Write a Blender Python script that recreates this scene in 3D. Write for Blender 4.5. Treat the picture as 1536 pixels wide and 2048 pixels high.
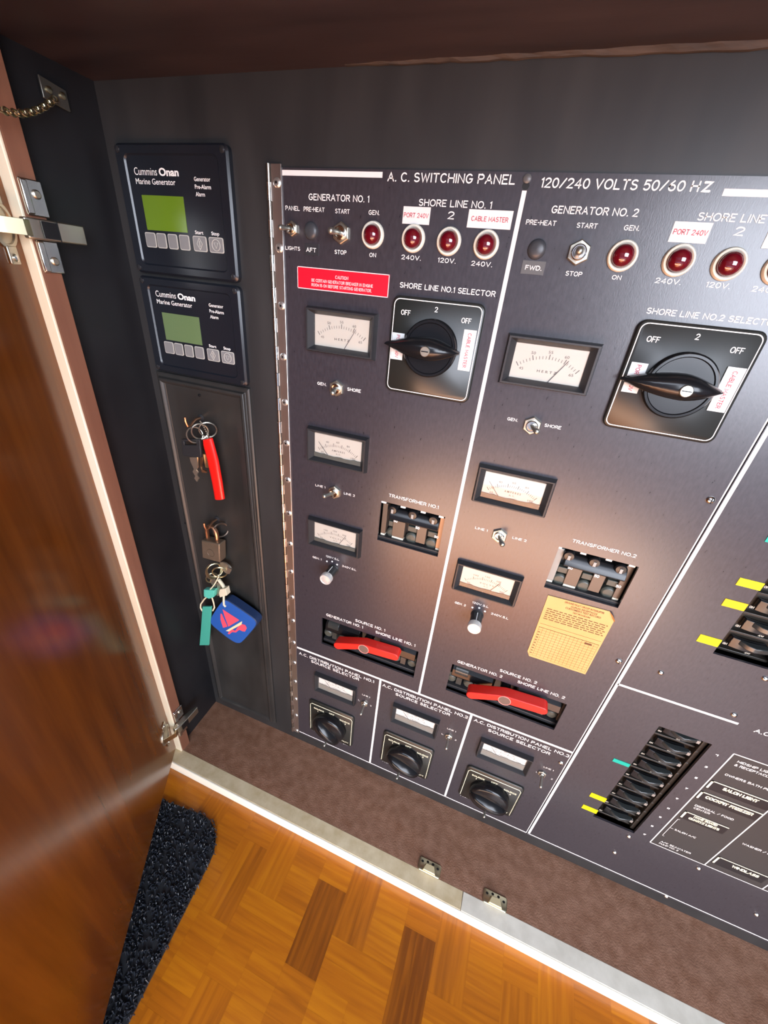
import bpy, bmesh, math, random
from mathutils import Vector, Matrix
random.seed(7)
S = bpy.context.scene
COL = S.collection
for o in list(bpy.data.objects): bpy.data.objects.remove(o)
# ------------------------------------------------------------------ camera, world, light, exposure
# millimetres everywhere below: x to the right along the panel, y into the panel (front face of the panel at y=400), z up; floor at z=-843
FLOOR = -843.0
def W(x, y, z): return Vector((x/1000, y/1000, (z-FLOOR)/1000))
cd = bpy.data.cameras.new('camera'); cam = bpy.data.objects.new('camera', cd); COL.objects.link(cam)
R = ((0.93369958, -0.24536321, -0.2607719), (0.34680901, 0.43861414, 0.8290604), (0.08904268, 0.8645314, -0.49462801))
M = Matrix(((R[0][0], R[0][1], -R[0][2], 0), (R[1][0], R[1][1], -R[1][2], 0), (R[2][0], R[2][1], -R[2][2], 0), (0, 0, 0, 1)))
M.translation = W(0, 0, 0); cam.matrix_world = M
cd.sensor_fit = 'HORIZONTAL'; cd.sensor_width = 36; cd.lens = 36*782.70/1536; cd.clip_start = 0.01
S.camera = cam
S.view_settings.view_transform = 'Standard'; S.view_settings.look = 'None'; S.view_settings.gamma = 1
S.view_settings.use_curve_mapping = False; S.view_settings.exposure = 0.0
try: S.cycles.use_denoising = True
except Exception: pass
wd = bpy.data.worlds.new('room_light'); S.world = wd; wd.use_nodes = True
wd.node_tree.nodes['Background'].inputs[0].default_value = (0.62, 0.72, 0.95, 1)
wd.node_tree.nodes['Background'].inputs[1].default_value = 0.30
def lamp(name, kind, loc, target, energy, color, size=0.2, size_y=None, spot=None):
    l = bpy.data.lights.new(name, kind); o = bpy.data.objects.new(name, l); COL.objects.link(o)
    o.location = W(*loc); o.rotation_euler = (W(*target)-W(*loc)).to_track_quat('-Z', 'Y').to_euler()
    l.energy = energy; l.color = color
    if kind == 'AREA':
        l.size = size
        if size_y: l.shape = 'RECTANGLE'; l.size_y = size_y
    if kind == 'SPOT': l.spot_size = spot; l.spot_blend = 0.5; l.shadow_soft_size = size
    return o
lamp('low_bounce_lamp', 'AREA', (-20, -500, -800), (-20, 400, -300), 10.5, (1.0, 0.80, 0.62), 1.25, 0.3)
lamp('window_lamp', 'AREA', (1150, -1500, 250), (-50, 350, -400), 84, (0.82, 0.88, 1.0), 1.4, 1.2)
lamp('sun_patch_lamp', 'SPOT', (300, -1000, 1500), (0, -740, -843), 3200, (1.0, 0.84, 0.66), 0.06, spot=math.radians(33))
lamp('rear_floor_fill_lamp', 'AREA', (100, -2100, 1400), (100, -1900, -843), 70, (0.78, 0.85, 1.0), 2.2, 1.2)  # unseen fill lamp, added to brighten the pale floor that the panel reflects

# ------------------------------------------------------------------ materials
def nt(name):
    m = bpy.data.materials.new(name); m.use_nodes = True
    n = m.node_tree.nodes; return m, n, m.node_tree.links, n['Principled BSDF']
def setp(b, **k):
    for a, v in k.items():
        a = a.replace('_', ' ')
        if a in b.inputs: b.inputs[a].default_value = v
def mat(name, col, rough=0.5, metal=0.0, **k):
    m, n, l, b = nt(name)
    setp(b, Base_Color=(*col, 1), Roughness=rough, Metallic=metal, **k); return m
def noisy(name, c1, c2, scale, rough=0.5, stretch=(1, 1, 1), bump=0.0, bscale=None, detail=4, metal=0.0, lo=0.3, hi=0.7, rvar=0.0, **k):
    m, n, l, b = nt(name)
    tc = n.new('ShaderNodeTexCoord'); mp = n.new('ShaderNodeMapping'); mp.inputs['Scale'].default_value = stretch
    l.new(tc.outputs['Object'], mp.inputs['Vector'])
    t = n.new('ShaderNodeTexNoise'); t.inputs['Scale'].default_value = scale; t.inputs['Detail'].default_value = detail
    l.new(mp.outputs['Vector'], t.inputs['Vector'])
    r = n.new('ShaderNodeValToRGB'); r.color_ramp.elements[0].position = lo; r.color_ramp.elements[1].position = hi
    r.color_ramp.elements[0].color = (*c1, 1); r.color_ramp.elements[1].color = (*c2, 1)
    l.new(t.outputs['Fac'], r.inputs['Fac']); l.new(r.outputs['Color'], b.inputs['Base Color'])
    setp(b, Roughness=rough, Metallic=metal, **k)
    if rvar:
        mr = n.new('ShaderNodeMapRange'); mr.inputs['To Min'].default_value = rough-rvar; mr.inputs['To Max'].default_value = rough+rvar
        l.new(t.outputs['Fac'], mr.inputs['Value']); l.new(mr.outputs['Result'], b.inputs['Roughness'])
    if bump:
        t2 = n.new('ShaderNodeTexNoise'); t2.inputs['Scale'].default_value = bscale or scale; t2.inputs['Detail'].default_value = 3
        l.new(mp.outputs['Vector'], t2.inputs['Vector'])
        bp = n.new('ShaderNodeBump'); bp.inputs['Strength'].default_value = bump; bp.inputs['Distance'].default_value = 0.001
        l.new(t2.outputs['Fac'], bp.inputs['Height']); l.new(bp.outputs['Normal'], b.inputs['Normal'])
    return m
def parquet():
    m, n, l, b = nt('orange_parquet')
    at = n.new('ShaderNodeAttribute'); at.attribute_name = 'stave'        # x = tone, y = direction
    sp = n.new('ShaderNodeSeparateXYZ'); l.new(at.outputs['Vector'], sp.inputs[0])
    tc = n.new('ShaderNodeTexCoord')
    ms = []
    for sc in ((160, 9, 1), (9, 160, 1)):
        mp = n.new('ShaderNodeMapping'); mp.inputs['Scale'].default_value = sc; l.new(tc.outputs['Object'], mp.inputs['Vector'])
        ad = n.new('ShaderNodeVectorMath'); ad.operation = 'ADD'; l.new(mp.outputs['Vector'], ad.inputs[0])
        sc3 = n.new('ShaderNodeVectorMath'); sc3.operation = 'SCALE'; sc3.inputs[3].default_value = 37.0
        l.new(at.outputs['Vector'], sc3.inputs[0]); l.new(sc3.outputs[0], ad.inputs[1])
        t = n.new('ShaderNodeTexNoise'); t.inputs['Scale'].default_value = 1.0; t.inputs['Detail'].default_value = 6; t.inputs['Distortion'].default_value = 0.6
        l.new(ad.outputs[0], t.inputs['Vector']); ms.append(t)
    mx = n.new('ShaderNodeMix'); mx.data_type = 'FLOAT'
    l.new(sp.outputs['Y'], mx.inputs['Factor']); l.new(ms[0].outputs['Fac'], mx.inputs[2]); l.new(ms[1].outputs['Fac'], mx.inputs[3])
    ad = n.new('ShaderNodeMath'); ad.operation = 'MULTIPLY_ADD'; ad.inputs[1].default_value = 0.75
    l.new(mx.outputs[0], ad.inputs[0])
    sb = n.new('ShaderNodeMath'); sb.operation = 'SUBTRACT'; sb.inputs[1].default_value = 0.38
    l.new(sp.outputs['X'], sb.inputs[0]); l.new(sb.outputs[0], ad.inputs[2])
    r = n.new('ShaderNodeValToRGB'); e = r.color_ramp.elements
    e[0].position = 0.1; e[0].color = (0.16, 0.042, 0.004, 1); e[1].position = 0.9; e[1].color = (0.54, 0.19, 0.006, 1)
    k = r.color_ramp.elements.new(0.5); k.color = (0.38, 0.11, 0.005, 1)
    l.new(ad.outputs[0], r.inputs['Fac']); l.new(r.outputs['Color'], b.inputs['Base Color'])
    setp(b, Roughness=0.3, Coat_Weight=0.5, Coat_Roughness=0.12)
    return m
def glass_pane():
    m = bpy.data.materials.new('clear_pane'); m.use_nodes = True; n = m.node_tree.nodes; l = m.node_tree.links
    n.clear(); o = n.new('ShaderNodeOutputMaterial'); t = n.new('ShaderNodeBsdfTransparent'); g = n.new('ShaderNodeBsdfGlossy')
    g.inputs['Roughness'].default_value = 0.02; f = n.new('ShaderNodeFresnel'); ge = n.new('ShaderNodeNewGeometry'); io = n.new('ShaderNodeMapRange'); io.inputs['To Min'].default_value = 1.45; io.inputs['To Max'].default_value = 1/1.45; l.new(ge.outputs['Backfacing'], io.inputs['Value']); l.new(io.outputs['Result'], f.inputs['IOR']); x = n.new('ShaderNodeMixShader')
    l.new(f.outputs[0], x.inputs[0]); l.new(t.outputs[0], x.inputs[1]); l.new(g.outputs[0], x.inputs[2]); l.new(x.outputs[0], o.inputs[0]); return m
PANEL = noisy('black_brushed_laminate', (0.026, 0.023, 0.029), (0.040, 0.036, 0.044), 420, 0.29, (1, 1, 0.35), 0.05, 1100, rvar=0.04, Specular_IOR_Level=0.85)
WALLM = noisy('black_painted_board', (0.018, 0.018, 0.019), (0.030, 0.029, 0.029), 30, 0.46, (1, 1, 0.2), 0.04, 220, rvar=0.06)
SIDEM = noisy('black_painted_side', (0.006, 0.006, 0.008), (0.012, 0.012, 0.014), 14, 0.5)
SOFFIT = noisy('dark_stained_soffit', (0.022, 0.015, 0.017), (0.050, 0.034, 0.036), 9, 0.38, (0.6, 3.5, 1), 0.15, 25, detail=6, rvar=0.1)
DOORM = noisy('glossy_red_brown_wood', (0.13, 0.034, 0.003), (0.23, 0.066, 0.006), 8, 0.2, (6, 6, 0.5), 0.0, detail=6, Specular_IOR_Level=0.55)
STILEM = noisy('brown_veneer', (0.185, 0.075, 0.045), (0.24, 0.105, 0.062), 18, 0.42, (4, 4, 0.4), detail=5)
CREAM = noisy('cream_edge', (0.88, 0.76, 0.54), (0.93, 0.86, 0.68), 20, 0.4, (1, 1, 0.2))
SHELFM = noisy('brown_leatherette', (0.17, 0.078, 0.044), (0.25, 0.130, 0.082), 70, 0.45, (1, 1, 1), 0.8, 420, detail=10, rvar=0.15)
TAN = noisy('worn_tan_strip', (0.46, 0.36, 0.21), (0.60, 0.50, 0.33), 60, 0.45, detail=6)
GREY = noisy('dull_aluminium', (0.54, 0.50, 0.42), (0.66, 0.62, 0.53), 50, 0.42, detail=5)
WHITE = mat('white_edge', (0.92, 0.88, 0.76), 0.35)
TORN = noisy('torn_veneer', (0.025, 0.018, 0.016), (0.085, 0.062, 0.05), 60, 0.8, (0.4, 3, 3), 0.6, 120)
PARQ = parquet()
INK = mat('white_engraving', (0.88, 0.87, 0.84), 0.5)
LINE = mat('white_line', (0.78, 0.76, 0.74), 0.5)
YINK = mat('cream_engraving', (0.85, 0.82, 0.60), 0.5)
CHROME = mat('chrome', (0.72, 0.70, 0.66), 0.16, 1.0)
STEEL = noisy('hinge_steel', (0.62, 0.57, 0.54), (0.75, 0.70, 0.67), 90, 0.36, (1, 1, 0.1), metal=1.0)
NICKEL = mat('dull_nickel', (0.56, 0.53, 0.44), 0.36, 1.0)
LEVERM = mat('grey_nickel_lever', (0.42, 0.41, 0.36), 0.34, 0.9)
BRASSY = mat('yellowed_nickel', (0.62, 0.55, 0.36), 0.28, 1.0)
LAMPRIM = mat('pale_lamp_rim', (0.80, 0.76, 0.64), 0.3)
REDLENS = mat('dark_red_lens', (0.11, 0.002, 0.008), 0.06, Coat_Weight=1.0, Coat_Roughness=0.02)
BLACK = mat('black_plastic', (0.008, 0.008, 0.009), 0.2, Specular_IOR_Level=0.38)
BLACKM = mat('matt_black_plastic', (0.02, 0.02, 0.022), 0.45)
PLATE = mat('selector_plate_black', (0.016, 0.017, 0.015), 0.3)
GREYCAP = mat('dark_grey_cap', (0.042, 0.044, 0.050), 0.38)
GREYPL = mat('grey_engraved_plate', (0.10, 0.10, 0.10), 0.35)
REDM = mat('red_sign', (0.78, 0.004, 0.022), 0.4)
REDPL = mat('red_plastic', (0.72, 0.022, 0.014), 0.32)
REDCORD = mat('red_rubber', (0.82, 0.012, 0.008), 0.25)
PAPER = mat('white_tape', (0.70, 0.69, 0.67), 0.4)
PINK = mat('pink_red_print', (0.48, 0.05, 0.08), 0.6)
PALEPINK = mat('pale_print', (0.95, 0.62, 0.62), 0.6)
DIALM = mat('ivory_dial', (0.50, 0.475, 0.415), 0.45)
DIALINK = mat('grey_dial_print', (0.07, 0.065, 0.06), 0.6)
DIALLIFT = mat('lightened_dial', (0.70, 0.70, 0.66), 0.45)  # dial colour raised to stand in for light missing low on the panel
NEEDLE = mat('dark_needle', (0.05, 0.05, 0.06), 0.5)
COVER = mat('grey_meter_cover', (0.085, 0.09, 0.08), 0.4)
PANE = glass_pane()
LCD = mat('green_lcd', (0.115, 0.205, 0.012), 0.22)
LCD2 = mat('pale_green_lcd', (0.115, 0.175, 0.075), 0.2)
KEYGREY = mat('grey_key', (0.20, 0.20, 0.20), 0.4)
FIN = mat('smoky_fin', (0.075, 0.055, 0.042), 0.3)
TAGM = noisy('buff_card', (0.58, 0.31, 0.10), (0.64, 0.36, 0.135), 25, 0.55)
TAGINK = mat('brown_card_print', (0.13, 0.05, 0.015), 0.7)
YEL = mat('yellow_tape', (0.93, 0.80, 0.0), 0.5); YEL2 = mat('faded_yellow_tape', (0.66, 0.46, 0.0), 0.5)
TEALM = mat('teal_tape', (0.0, 0.36, 0.27), 0.5)
LBLACK = mat('black_tape', (0.010, 0.008, 0.010), 0.3)
LFIELD = mat('dark_field', (0.035, 0.031, 0.030), 0.36)
TEALS = mat('teal_strap_leather', (0.055, 0.36, 0.27), 0.55); TEALB = mat('teal_bead', (0.10, 0.50, 0.39), 0.4)
BLUEF = mat('blue_foam', (0.012, 0.085, 0.36), 0.6); BLUED = mat('navy_foam_edge', (0.008, 0.025, 0.08), 0.6)
CORAL = mat('coral_print', (0.86, 0.075, 0.12), 0.6); SAND = mat('sand_print', (0.86, 0.68, 0.38), 0.6)
BRASS = noisy('tarnished_brass', (0.17, 0.125, 0.085), (0.23, 0.17, 0.12), 40, 0.42, metal=0.55)
COPPER = mat('rusty_steel', (0.42, 0.22, 0.13), 0.28, 0.9)
KEYM = mat('key_metal', (0.60, 0.55, 0.46), 0.3, 0.9); CORD = mat('pale_cord', (0.75, 0.66, 0.45), 0.7)
IVORY = mat('ivory_plastic', (0.66, 0.60, 0.44), 0.5)
MATM = mat('charcoal_loop', (0.020, 0.024, 0.034), 0.38); MATB = mat('charcoal_mat_back', (0.012, 0.014, 0.018), 0.7)
CAVITY = mat('dark_cavity', (0.006, 0.006, 0.006), 0.5)
GOLDW = mat('brass_catch', (0.82, 0.70, 0.42), 0.22, 0.7)

# ------------------------------------------------------------------ mesh builder
def TP(u, v, h): return (u, -h, v)             # on the panel: u right, v up, h out of the face
class MB:
    def __init__(s, T=None): s.v = []; s.f = []; s.m = []; s.T = T or TP
    def add(s, vs, fs, m=0):
        b = len(s.v); s.v += [s.T(*p) for p in vs]; s.f += [tuple(b+i for i in f) for f in fs]; s.m += [m]*len(fs); return s
    def box(s, u0, u1, v0, v1, h0, h1, m=0):
        vs = [(u, v, h) for u in (u0, u1) for v in (v0, v1) for h in (h0, h1)]
        return s.add(vs, [(0, 1, 3, 2), (4, 6, 7, 5), (0, 4, 5, 1), (2, 3, 7, 6), (0, 2, 6, 4), (1, 5, 7, 3)], m)
    def quad(s, u0, u1, v0, v1, h, m=0): return s.add([(u0, v0, h), (u1, v0, h), (u1, v1, h), (u0, v1, h)], [(0, 1, 2, 3)], m)
    def flat(s, pts, h, m=0): return s.add([(u, v, h) for u, v in pts], [tuple(range(len(pts)))], m)
    def prism(s, pts, h0, h1, m=0, inset=0.0, m2=None):
        n = len(pts); c = (sum(p[0] for p in pts)/n, sum(p[1] for p in pts)/n)
        rings = [(pts, h0)]
        if inset:
            R_ = max(math.hypot(p[0]-c[0], p[1]-c[1]) for p in pts); k = 1-inset/R_
            rings += [(pts, h1-inset), ([(c[0]+(p[0]-c[0])*k, c[1]+(p[1]-c[1])*k) for p in pts], h1)]
        else: rings += [(pts, h1)]
        return s.rings([[(u, v, h) for u, v in P] for P, h in rings], m, m2)
    def rings(s, R_, m=0, mcap=None, caps=True, closed=True):
        n = len(R_[0]); vs = [p for r in R_ for p in r]; fs = []
        for k in range(len(R_)-1):
            for i in range(n if closed else n-1):
                j = (i+1) % n; fs.append((k*n+i, k*n+j, (k+1)*n+j, (k+1)*n+i))
        b = len(s.v); s.add(vs, fs, m)
        if caps:
            s.f.append(tuple(b+i for i in range(n))); s.m.append(m)
            s.f.append(tuple(b+(len(R_)-1)*n+i for i in range(n))); s.m.append(m if mcap is None else mcap)
        return s
    def lathe(s, u, v, prof, seg=24, m=0, mcap=None, a0=0.0):
        return s.rings([[(u+r*math.cos(a0+2*math.pi*i/seg), v+r*math.sin(a0+2*math.pi*i/seg), h) for i in range(seg)] for r, h in prof], m, mcap)
    def loft(s, rects, m=0, caps=(False, True)):       # rectangles (u0,u1,v0,v1,h)
        R_ = [[(a, c, h), (b, c, h), (b, d, h), (a, d, h)] for a, b, c, d, h in rects]
        s.rings(R_, m, caps=False); b = len(s.v)-4*len(rects)
        if caps[0]: s.f.append((b, b+1, b+2, b+3)); s.m.append(m)
        if caps[1]: e = len(s.v)-4; s.f.append((e, e+1, e+2, e+3)); s.m.append(m)
        return s
    def tube(s, pts, r, seg=8, m=0, closed=False, r1=None):
        P = [Vector(p) for p in pts]; n = len(P); R_ = []; up = None
        for i, p in enumerate(P):
            t = (P[(i+1) % n]-P[i-1]) if closed else (P[min(i+1, n-1)]-P[max(i-1, 0)])
            t.normalize()
            if up is None: up = t.orthogonal().normalized()
            a = up - t*up.dot(t)
            a = a.normalized() if a.length > 1e-6 else t.orthogonal().normalized()
            up = a; b = t.cross(a); rr = r if r1 is None else r+(r1-r)*i/(n-1)
            R_.append([tuple(p+(a*math.cos(2*math.pi*k/seg)+b*math.sin(2*math.pi*k/seg))*rr) for k in range(seg)])
        if closed: R_.append(R_[0])
        return s.rings(R_, m, caps=not closed)
    def ring(s, c, R_, r, ax=(0, 0, 1), seg=20, tseg=6, m=0, sq=1.0):
        ax = Vector(ax).normalized(); a = ax.orthogonal().normalized(); b = ax.cross(a); c = Vector(c)
        return s.tube([tuple(c+a*R_*math.cos(2*math.pi*i/seg)+b*R_*sq*math.sin(2*math.pi*i/seg)) for i in range(seg)], r, tseg, m, True)
    def build(s, name, mats, parent=None, loc=None, bevel=0, smooth=35, bseg=2, recalc=True):
        me = bpy.data.meshes.new(name); me.from_pydata([(x/1000, y/1000, z/1000) for x, y, z in s.v], [], s.f)
        if not isinstance(mats, (list, tuple)): mats = [mats]
        for m in mats: me.materials.append(m)
        me.polygons.foreach_set('material_index', s.m)
        if recalc:
            bm = bmesh.new(); bm.from_mesh(me); bmesh.ops.recalc_face_normals(bm, faces=bm.faces); bm.to_mesh(me); bm.free()
        if smooth:
            me.polygons.foreach_set('use_smooth', [True]*len(me.polygons)); me.set_sharp_from_angle(angle=math.radians(smooth))
        o = bpy.data.objects.new(name, me); COL.objects.link(o)
        if parent: o.parent = parent
        if loc is not None: o.location = loc
        if bevel:
            b = o.modifiers.new('edge', 'BEVEL'); b.width = bevel/1000; b.segments = bseg; b.limit_method = 'ANGLE'; b.angle_limit = math.radians(40)
        return o
def rrect(u0, u1, v0, v1, r, n=5):
    out = []
    for cx, cy, a in ((u1-r, v1-r, 0), (u0+r, v1-r, 90), (u0+r, v0+r, 180), (u1-r, v0+r, 270)):
        for k in range(n+1):
            t = math.radians(a+90*k/n); out.append((cx+r*math.cos(t), cy+r*math.sin(t)))
    return out
def rounded(pts, it=2):
    for _ in range(it):
        out = []
        for i in range(len(pts)):
            a, b = pts[i], pts[(i+1) % len(pts)]
            out += [(a[0]*.75+b[0]*.25, a[1]*.75+b[1]*.25), (a[0]*.25+b[0]*.75, a[1]*.25+b[1]*.75)]
        pts = out
    return pts
# lettering: curve text turned into mesh polygons
_tc = bpy.data.curves.new('lettering_curve', 'FONT'); _to = bpy.data.objects.new('lettering_curve', _tc); COL.objects.link(_to)
_tc.resolution_u = 3
def _glyphs(body, bold):
    _tc.body = body; _tc.size = 1.0; _tc.offset = bold; _to.update_tag(); bpy.context.view_layer.update()
    dg = bpy.context.evaluated_depsgraph_get(); me = bpy.data.meshes.new_from_object(_to.evaluated_get(dg))
    vs = [(v.co.x, v.co.y) for v in me.vertices]; fs = [tuple(p.vertices) for p in me.polygons]; bpy.data.meshes.remove(me); return vs, fs
_CAP = {}
def text(mb, body, u0, u1, base, cap, h=0.25, m=0, bold=0.012, rot=0, slant=0.0):
    if bold not in _CAP: _CAP[bold] = max(v[1] for v in _glyphs('H', bold)[0])
    vs, fs = _glyphs(body, bold)
    x0 = min(v[0] for v in vs); x1 = max(v[0] for v in vs); kx = (u1-u0)/(x1-x0); ky = cap/_CAP[bold]
    c, s_ = math.cos(rot), math.sin(rot); P = []
    for x, y in vs:
        a, b = (x-x0)*kx+y*ky*slant, y*ky
        P.append((u0+a*c-b*s_, base+a*s_+b*c, h))
    mb.add(P, fs, m)
# engraved single-stroke capitals (cap height 1)
def _arc(cx, cy, rx, ry, a0, a1, n=7): return [(cx+rx*math.cos(math.radians(a0+(a1-a0)*k/n)), cy+ry*math.sin(math.radians(a0+(a1-a0)*k/n))) for k in range(n+1)]
STROKES = {
 'A': (.68, [[(0, 0), (.34, 1), (.68, 0)], [(.12, .34), (.56, .34)]]), 'B': (.58, [[(0, 0), (0, 1), (.34, 1)]+_arc(.34, .77, .2, .23, 90, -90)+[(0, .54)], [(.34, .54)]+_arc(.34, .27, .24, .27, 90, -90)+[(0, 0)]]),
 'C': (.62, [_arc(.34, .5, .34, .5, 48, 312, 14)]), 'D': (.62, [[(0, 0), (0, 1), (.26, 1)]+_arc(.26, .5, .36, .5, 90, -90, 10)+[(0, 0)]]), 'E': (.52, [[(.52, 0), (0, 0), (0, 1), (.52, 1)], [(0, .52), (.42, .52)]]),
 'F': (.5, [[(0, 0), (0, 1), (.5, 1)], [(0, .52), (.4, .52)]]), 'G': (.66, [_arc(.34, .5, .34, .5, 48, 330, 14)+[(.66, .46), (.38, .46)]]), 'H': (.62, [[(0, 0), (0, 1)], [(.62, 0), (.62, 1)], [(0, .52), (.62, .52)]]),
 'I': (.02, [[(.01, 0), (.01, 1)]]), 'J': (.45, [[(.45, 1), (.45, .25)]+_arc(.22, .25, .22, .25, 0, -180)]), 'K': (.6, [[(0, 0), (0, 1)], [(.57, 1), (0, .4)], [(.18, .58), (.6, 0)]]), 'L': (.5, [[(0, 1), (0, 0), (.5, 0)]]),
 'M': (.74, [[(0, 0), (0, 1), (.37, .25), (.74, 1), (.74, 0)]]), 'N': (.62, [[(0, 0), (0, 1), (.62, 0), (.62, 1)]]), 'O': (.72, [_arc(.36, .5, .36, .5, 90, 450, 22)]), 'P': (.56, [[(0, 0), (0, 1), (.32, 1)]+_arc(.32, .74, .24, .26, 90, -90)+[(0, .48)]]),
 'Q': (.72, [_arc(.36, .5, .36, .5, 90, 450, 22), [(.45, .25), (.72, -.05)]]), 'R': (.58, [[(0, 0), (0, 1), (.32, 1)]+_arc(.32, .75, .24, .25, 90, -90)+[(0, .5)], [(.3, .5), (.58, 0)]]),
 'S': (.56, [_arc(.28, .76, .26, .24, 40, 270, 9)[:-1]+_arc(.28, .26, .28, .26, 90, -150, 9)]), 'T': (.6, [[(0, 1), (.6, 1)], [(.3, 1), (.3, 0)]]), 'U': (.6, [[(0, 1), (0, .3)]+_arc(.3, .3, .3, .3, 180, 360, 9)+[(.6, 1)]]),
 'V': (.66, [[(0, 1), (.33, 0), (.66, 1)]]), 'W': (.9, [[(0, 1), (.22, 0), (.45, .9), (.68, 0), (.9, 1)]]), 'X': (.6, [[(0, 0), (.6, 1)], [(0, 1), (.6, 0)]]), 'Y': (.62, [[(0, 1), (.31, .48), (.62, 1)], [(.31, .48), (.31, 0)]]), 'Z': (.58, [[(0, 1), (.58, 1), (0, 0), (.58, 0)]]),
 '0': (.56, [_arc(.28, .5, .28, .5, 90, 450, 20)]), '1': (.16, [[(0, .84), (.15, 1), (.15, 0)]]), '2': (.54, [_arc(.27, .73, .26, .27, 165, -30, 9)+[(0, 0), (.54, 0)]]), '3': (.52, [_arc(.25, .76, .24, .24, 150, -80, 8)+_arc(.25, .27, .27, .27, 80, -150, 9)]),
 '4': (.58, [[(.43, 0), (.43, 1), (0, .3), (.58, .3)]]), '5': (.52, [[(.48, 1), (.08, 1), (.03, .55)]+_arc(.25, .32, .27, .32, 120, -140, 10)]), '6': (.54, [_arc(.27, .3, .27, .3, 90, 450, 16), [(.02, .38), (.1, .7), (.34, 1)]]), '7': (.52, [[(0, 1), (.52, 1), (.18, 0)]]),
 '8': (.54, [_arc(.27, .76, .22, .24, 90, 450, 14), _arc(.27, .27, .27, .27, 90, 450, 14)]), '9': (.54, [_arc(.27, .7, .27, .3, 90, 450, 16), [(.52, .62), (.44, .3), (.2, 0)]]),
 '.': (.04, [[(.0, .0), (.04, .03)]]), ',': (.06, [[(.05, .05), (0, -.12)]]), '-': (.3, [[(0, .5), (.3, .5)]]), '/': (.5, [[(0, 0), (.5, 1)]]), "'": (.04, [[(.02, 1), (.02, .8)]]),
 '&': (.66, [[(.66, 0), (.16, .7)]+_arc(.3, .8, .16, .2, 200, -20, 8)+[(.05, .4)]+_arc(.25, .22, .24, .22, 160, 320, 8)+[(.62, .4)]])}
def stext(mb, body, u0, u1, base, cap, h=0.25, m=0, wt=.15, rot=0, slant=0.0, gap=.24, **k):
    x = 0; items = []
    for c in body:
        if c == ' ': x += .42; continue
        w_, st = STROKES[c.upper()]; items.append((x, st)); x += w_+gap
    tot = x-gap; r = wt*cap/2; kx = (u1-u0-2*r)/tot; ky = cap-2*r; c_, s_ = math.cos(rot), math.sin(rot)
    def P(a, b): return (u0+a*c_-b*s_, base+a*s_+b*c_, h)
    for x0, st in items:
        for pl in st:
            q = [Vector((r+(x0+a)*kx, r+b*ky)) for a, b in pl]
            n = len(q); L = []; R_ = []
            for i, p in enumerate(q):
                d0 = (p-q[i-1]).normalized() if i else (q[1]-p).normalized(); d1 = (q[i+1]-p).normalized() if i < n-1 else d0
                t = d0+d1; t = t.normalized() if t.length > 1e-4 else d0; nrm = Vector((-t.y, t.x)); f = min(1.7, 1/max(.35, nrm.dot(Vector((-d0.y, d0.x)))))
                L.append(p+nrm*r*f); R_.append(p-nrm*r*f)
            mb.add([P(*v) for v in L+R_], [(i, i+1, n+i+1, n+i) for i in range(n-1)], m)
            if n == 2 or (q[0]-q[-1]).length > r*.5:
                for e, o in ((q[0], q[1]), (q[-1], q[-2])):
                    d = (e-o).normalized(); a0 = math.atan2(d.y, d.x)
                    mb.add([P(e.x+r*math.cos(a0-math.pi/2+math.pi*i/5), e.y+r*math.sin(a0-math.pi/2+math.pi*i/5)) for i in range(6)], [tuple(range(6))], m)
def ctext(mb, body, cu, base, cap, w, **k): text(mb, body, cu-w/2, cu+w/2, base, cap, **k)

# ------------------------------------------------------------------ object helpers
def tag(o, label, cat, group=None, kind=None):
    o['label'] = label; o['category'] = cat
    if group: o['group'] = group
    if kind: o['kind'] = kind
    return o
def thing(name, label, cat, x, y, z, group=None):
    o = bpy.data.objects.new(name, None); COL.objects.link(o); o.empty_display_size = 0.01
    o.location = W(x, y, z); return tag(o, label, cat, group)
def onpanel(name, label, cat, x, z, group=None, y=400): return thing(name, label, cat, x, y, z, group)
def dup(o, x, z, label, y=400):
    r = o.copy(); COL.objects.link(r); r.location = W(x, y, z); r['label'] = label
    for ch in list(o.children):
        c = ch.copy(); COL.objects.link(c); c.parent = r
        for g in ch.children:
            d = g.copy(); COL.objects.link(d); d.parent = c
    return r
def child(o, name):
    for c in o.children:
        if c.name.split('.')[0] == name: return c
def struct(o): o['kind'] = 'structure'; return o
TW = lambda x, y, z: (x, y, z-FLOOR)           # whole-room coordinates in mm

# ------------------------------------------------------------------ setting
def holed_plate(mb, u0, u1, v0, v1, holes, h0, h1, m=0, deep=None):
    us = sorted({u0, u1, *[a for q in holes for a in q[:2]]}); vs = sorted({v0, v1, *[a for q in holes for a in q[2:4]]})
    inh = lambda a, b: any(q[0] < a < q[1] and q[2] < b < q[3] for q in holes)
    for i in range(len(us)-1):
        for j in range(len(vs)-1):
            if inh((us[i]+us[i+1])/2, (vs[j]+vs[j+1])/2): continue
            for h in (h0, h1): mb.quad(us[i], us[i+1], vs[j], vs[j+1], h, m)
    for a, b, c, d in [(u0, u1, v0, v1)]+[q[:4] for q in holes]:
        mb.add([(a, c, h0), (b, c, h0), (b, d, h0), (a, d, h0), (a, c, h1), (b, c, h1), (b, d, h1), (a, d, h1)],
               [(0, 1, 5, 4), (1, 2, 6, 5), (2, 3, 7, 6), (3, 0, 4, 7)], m)
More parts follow.
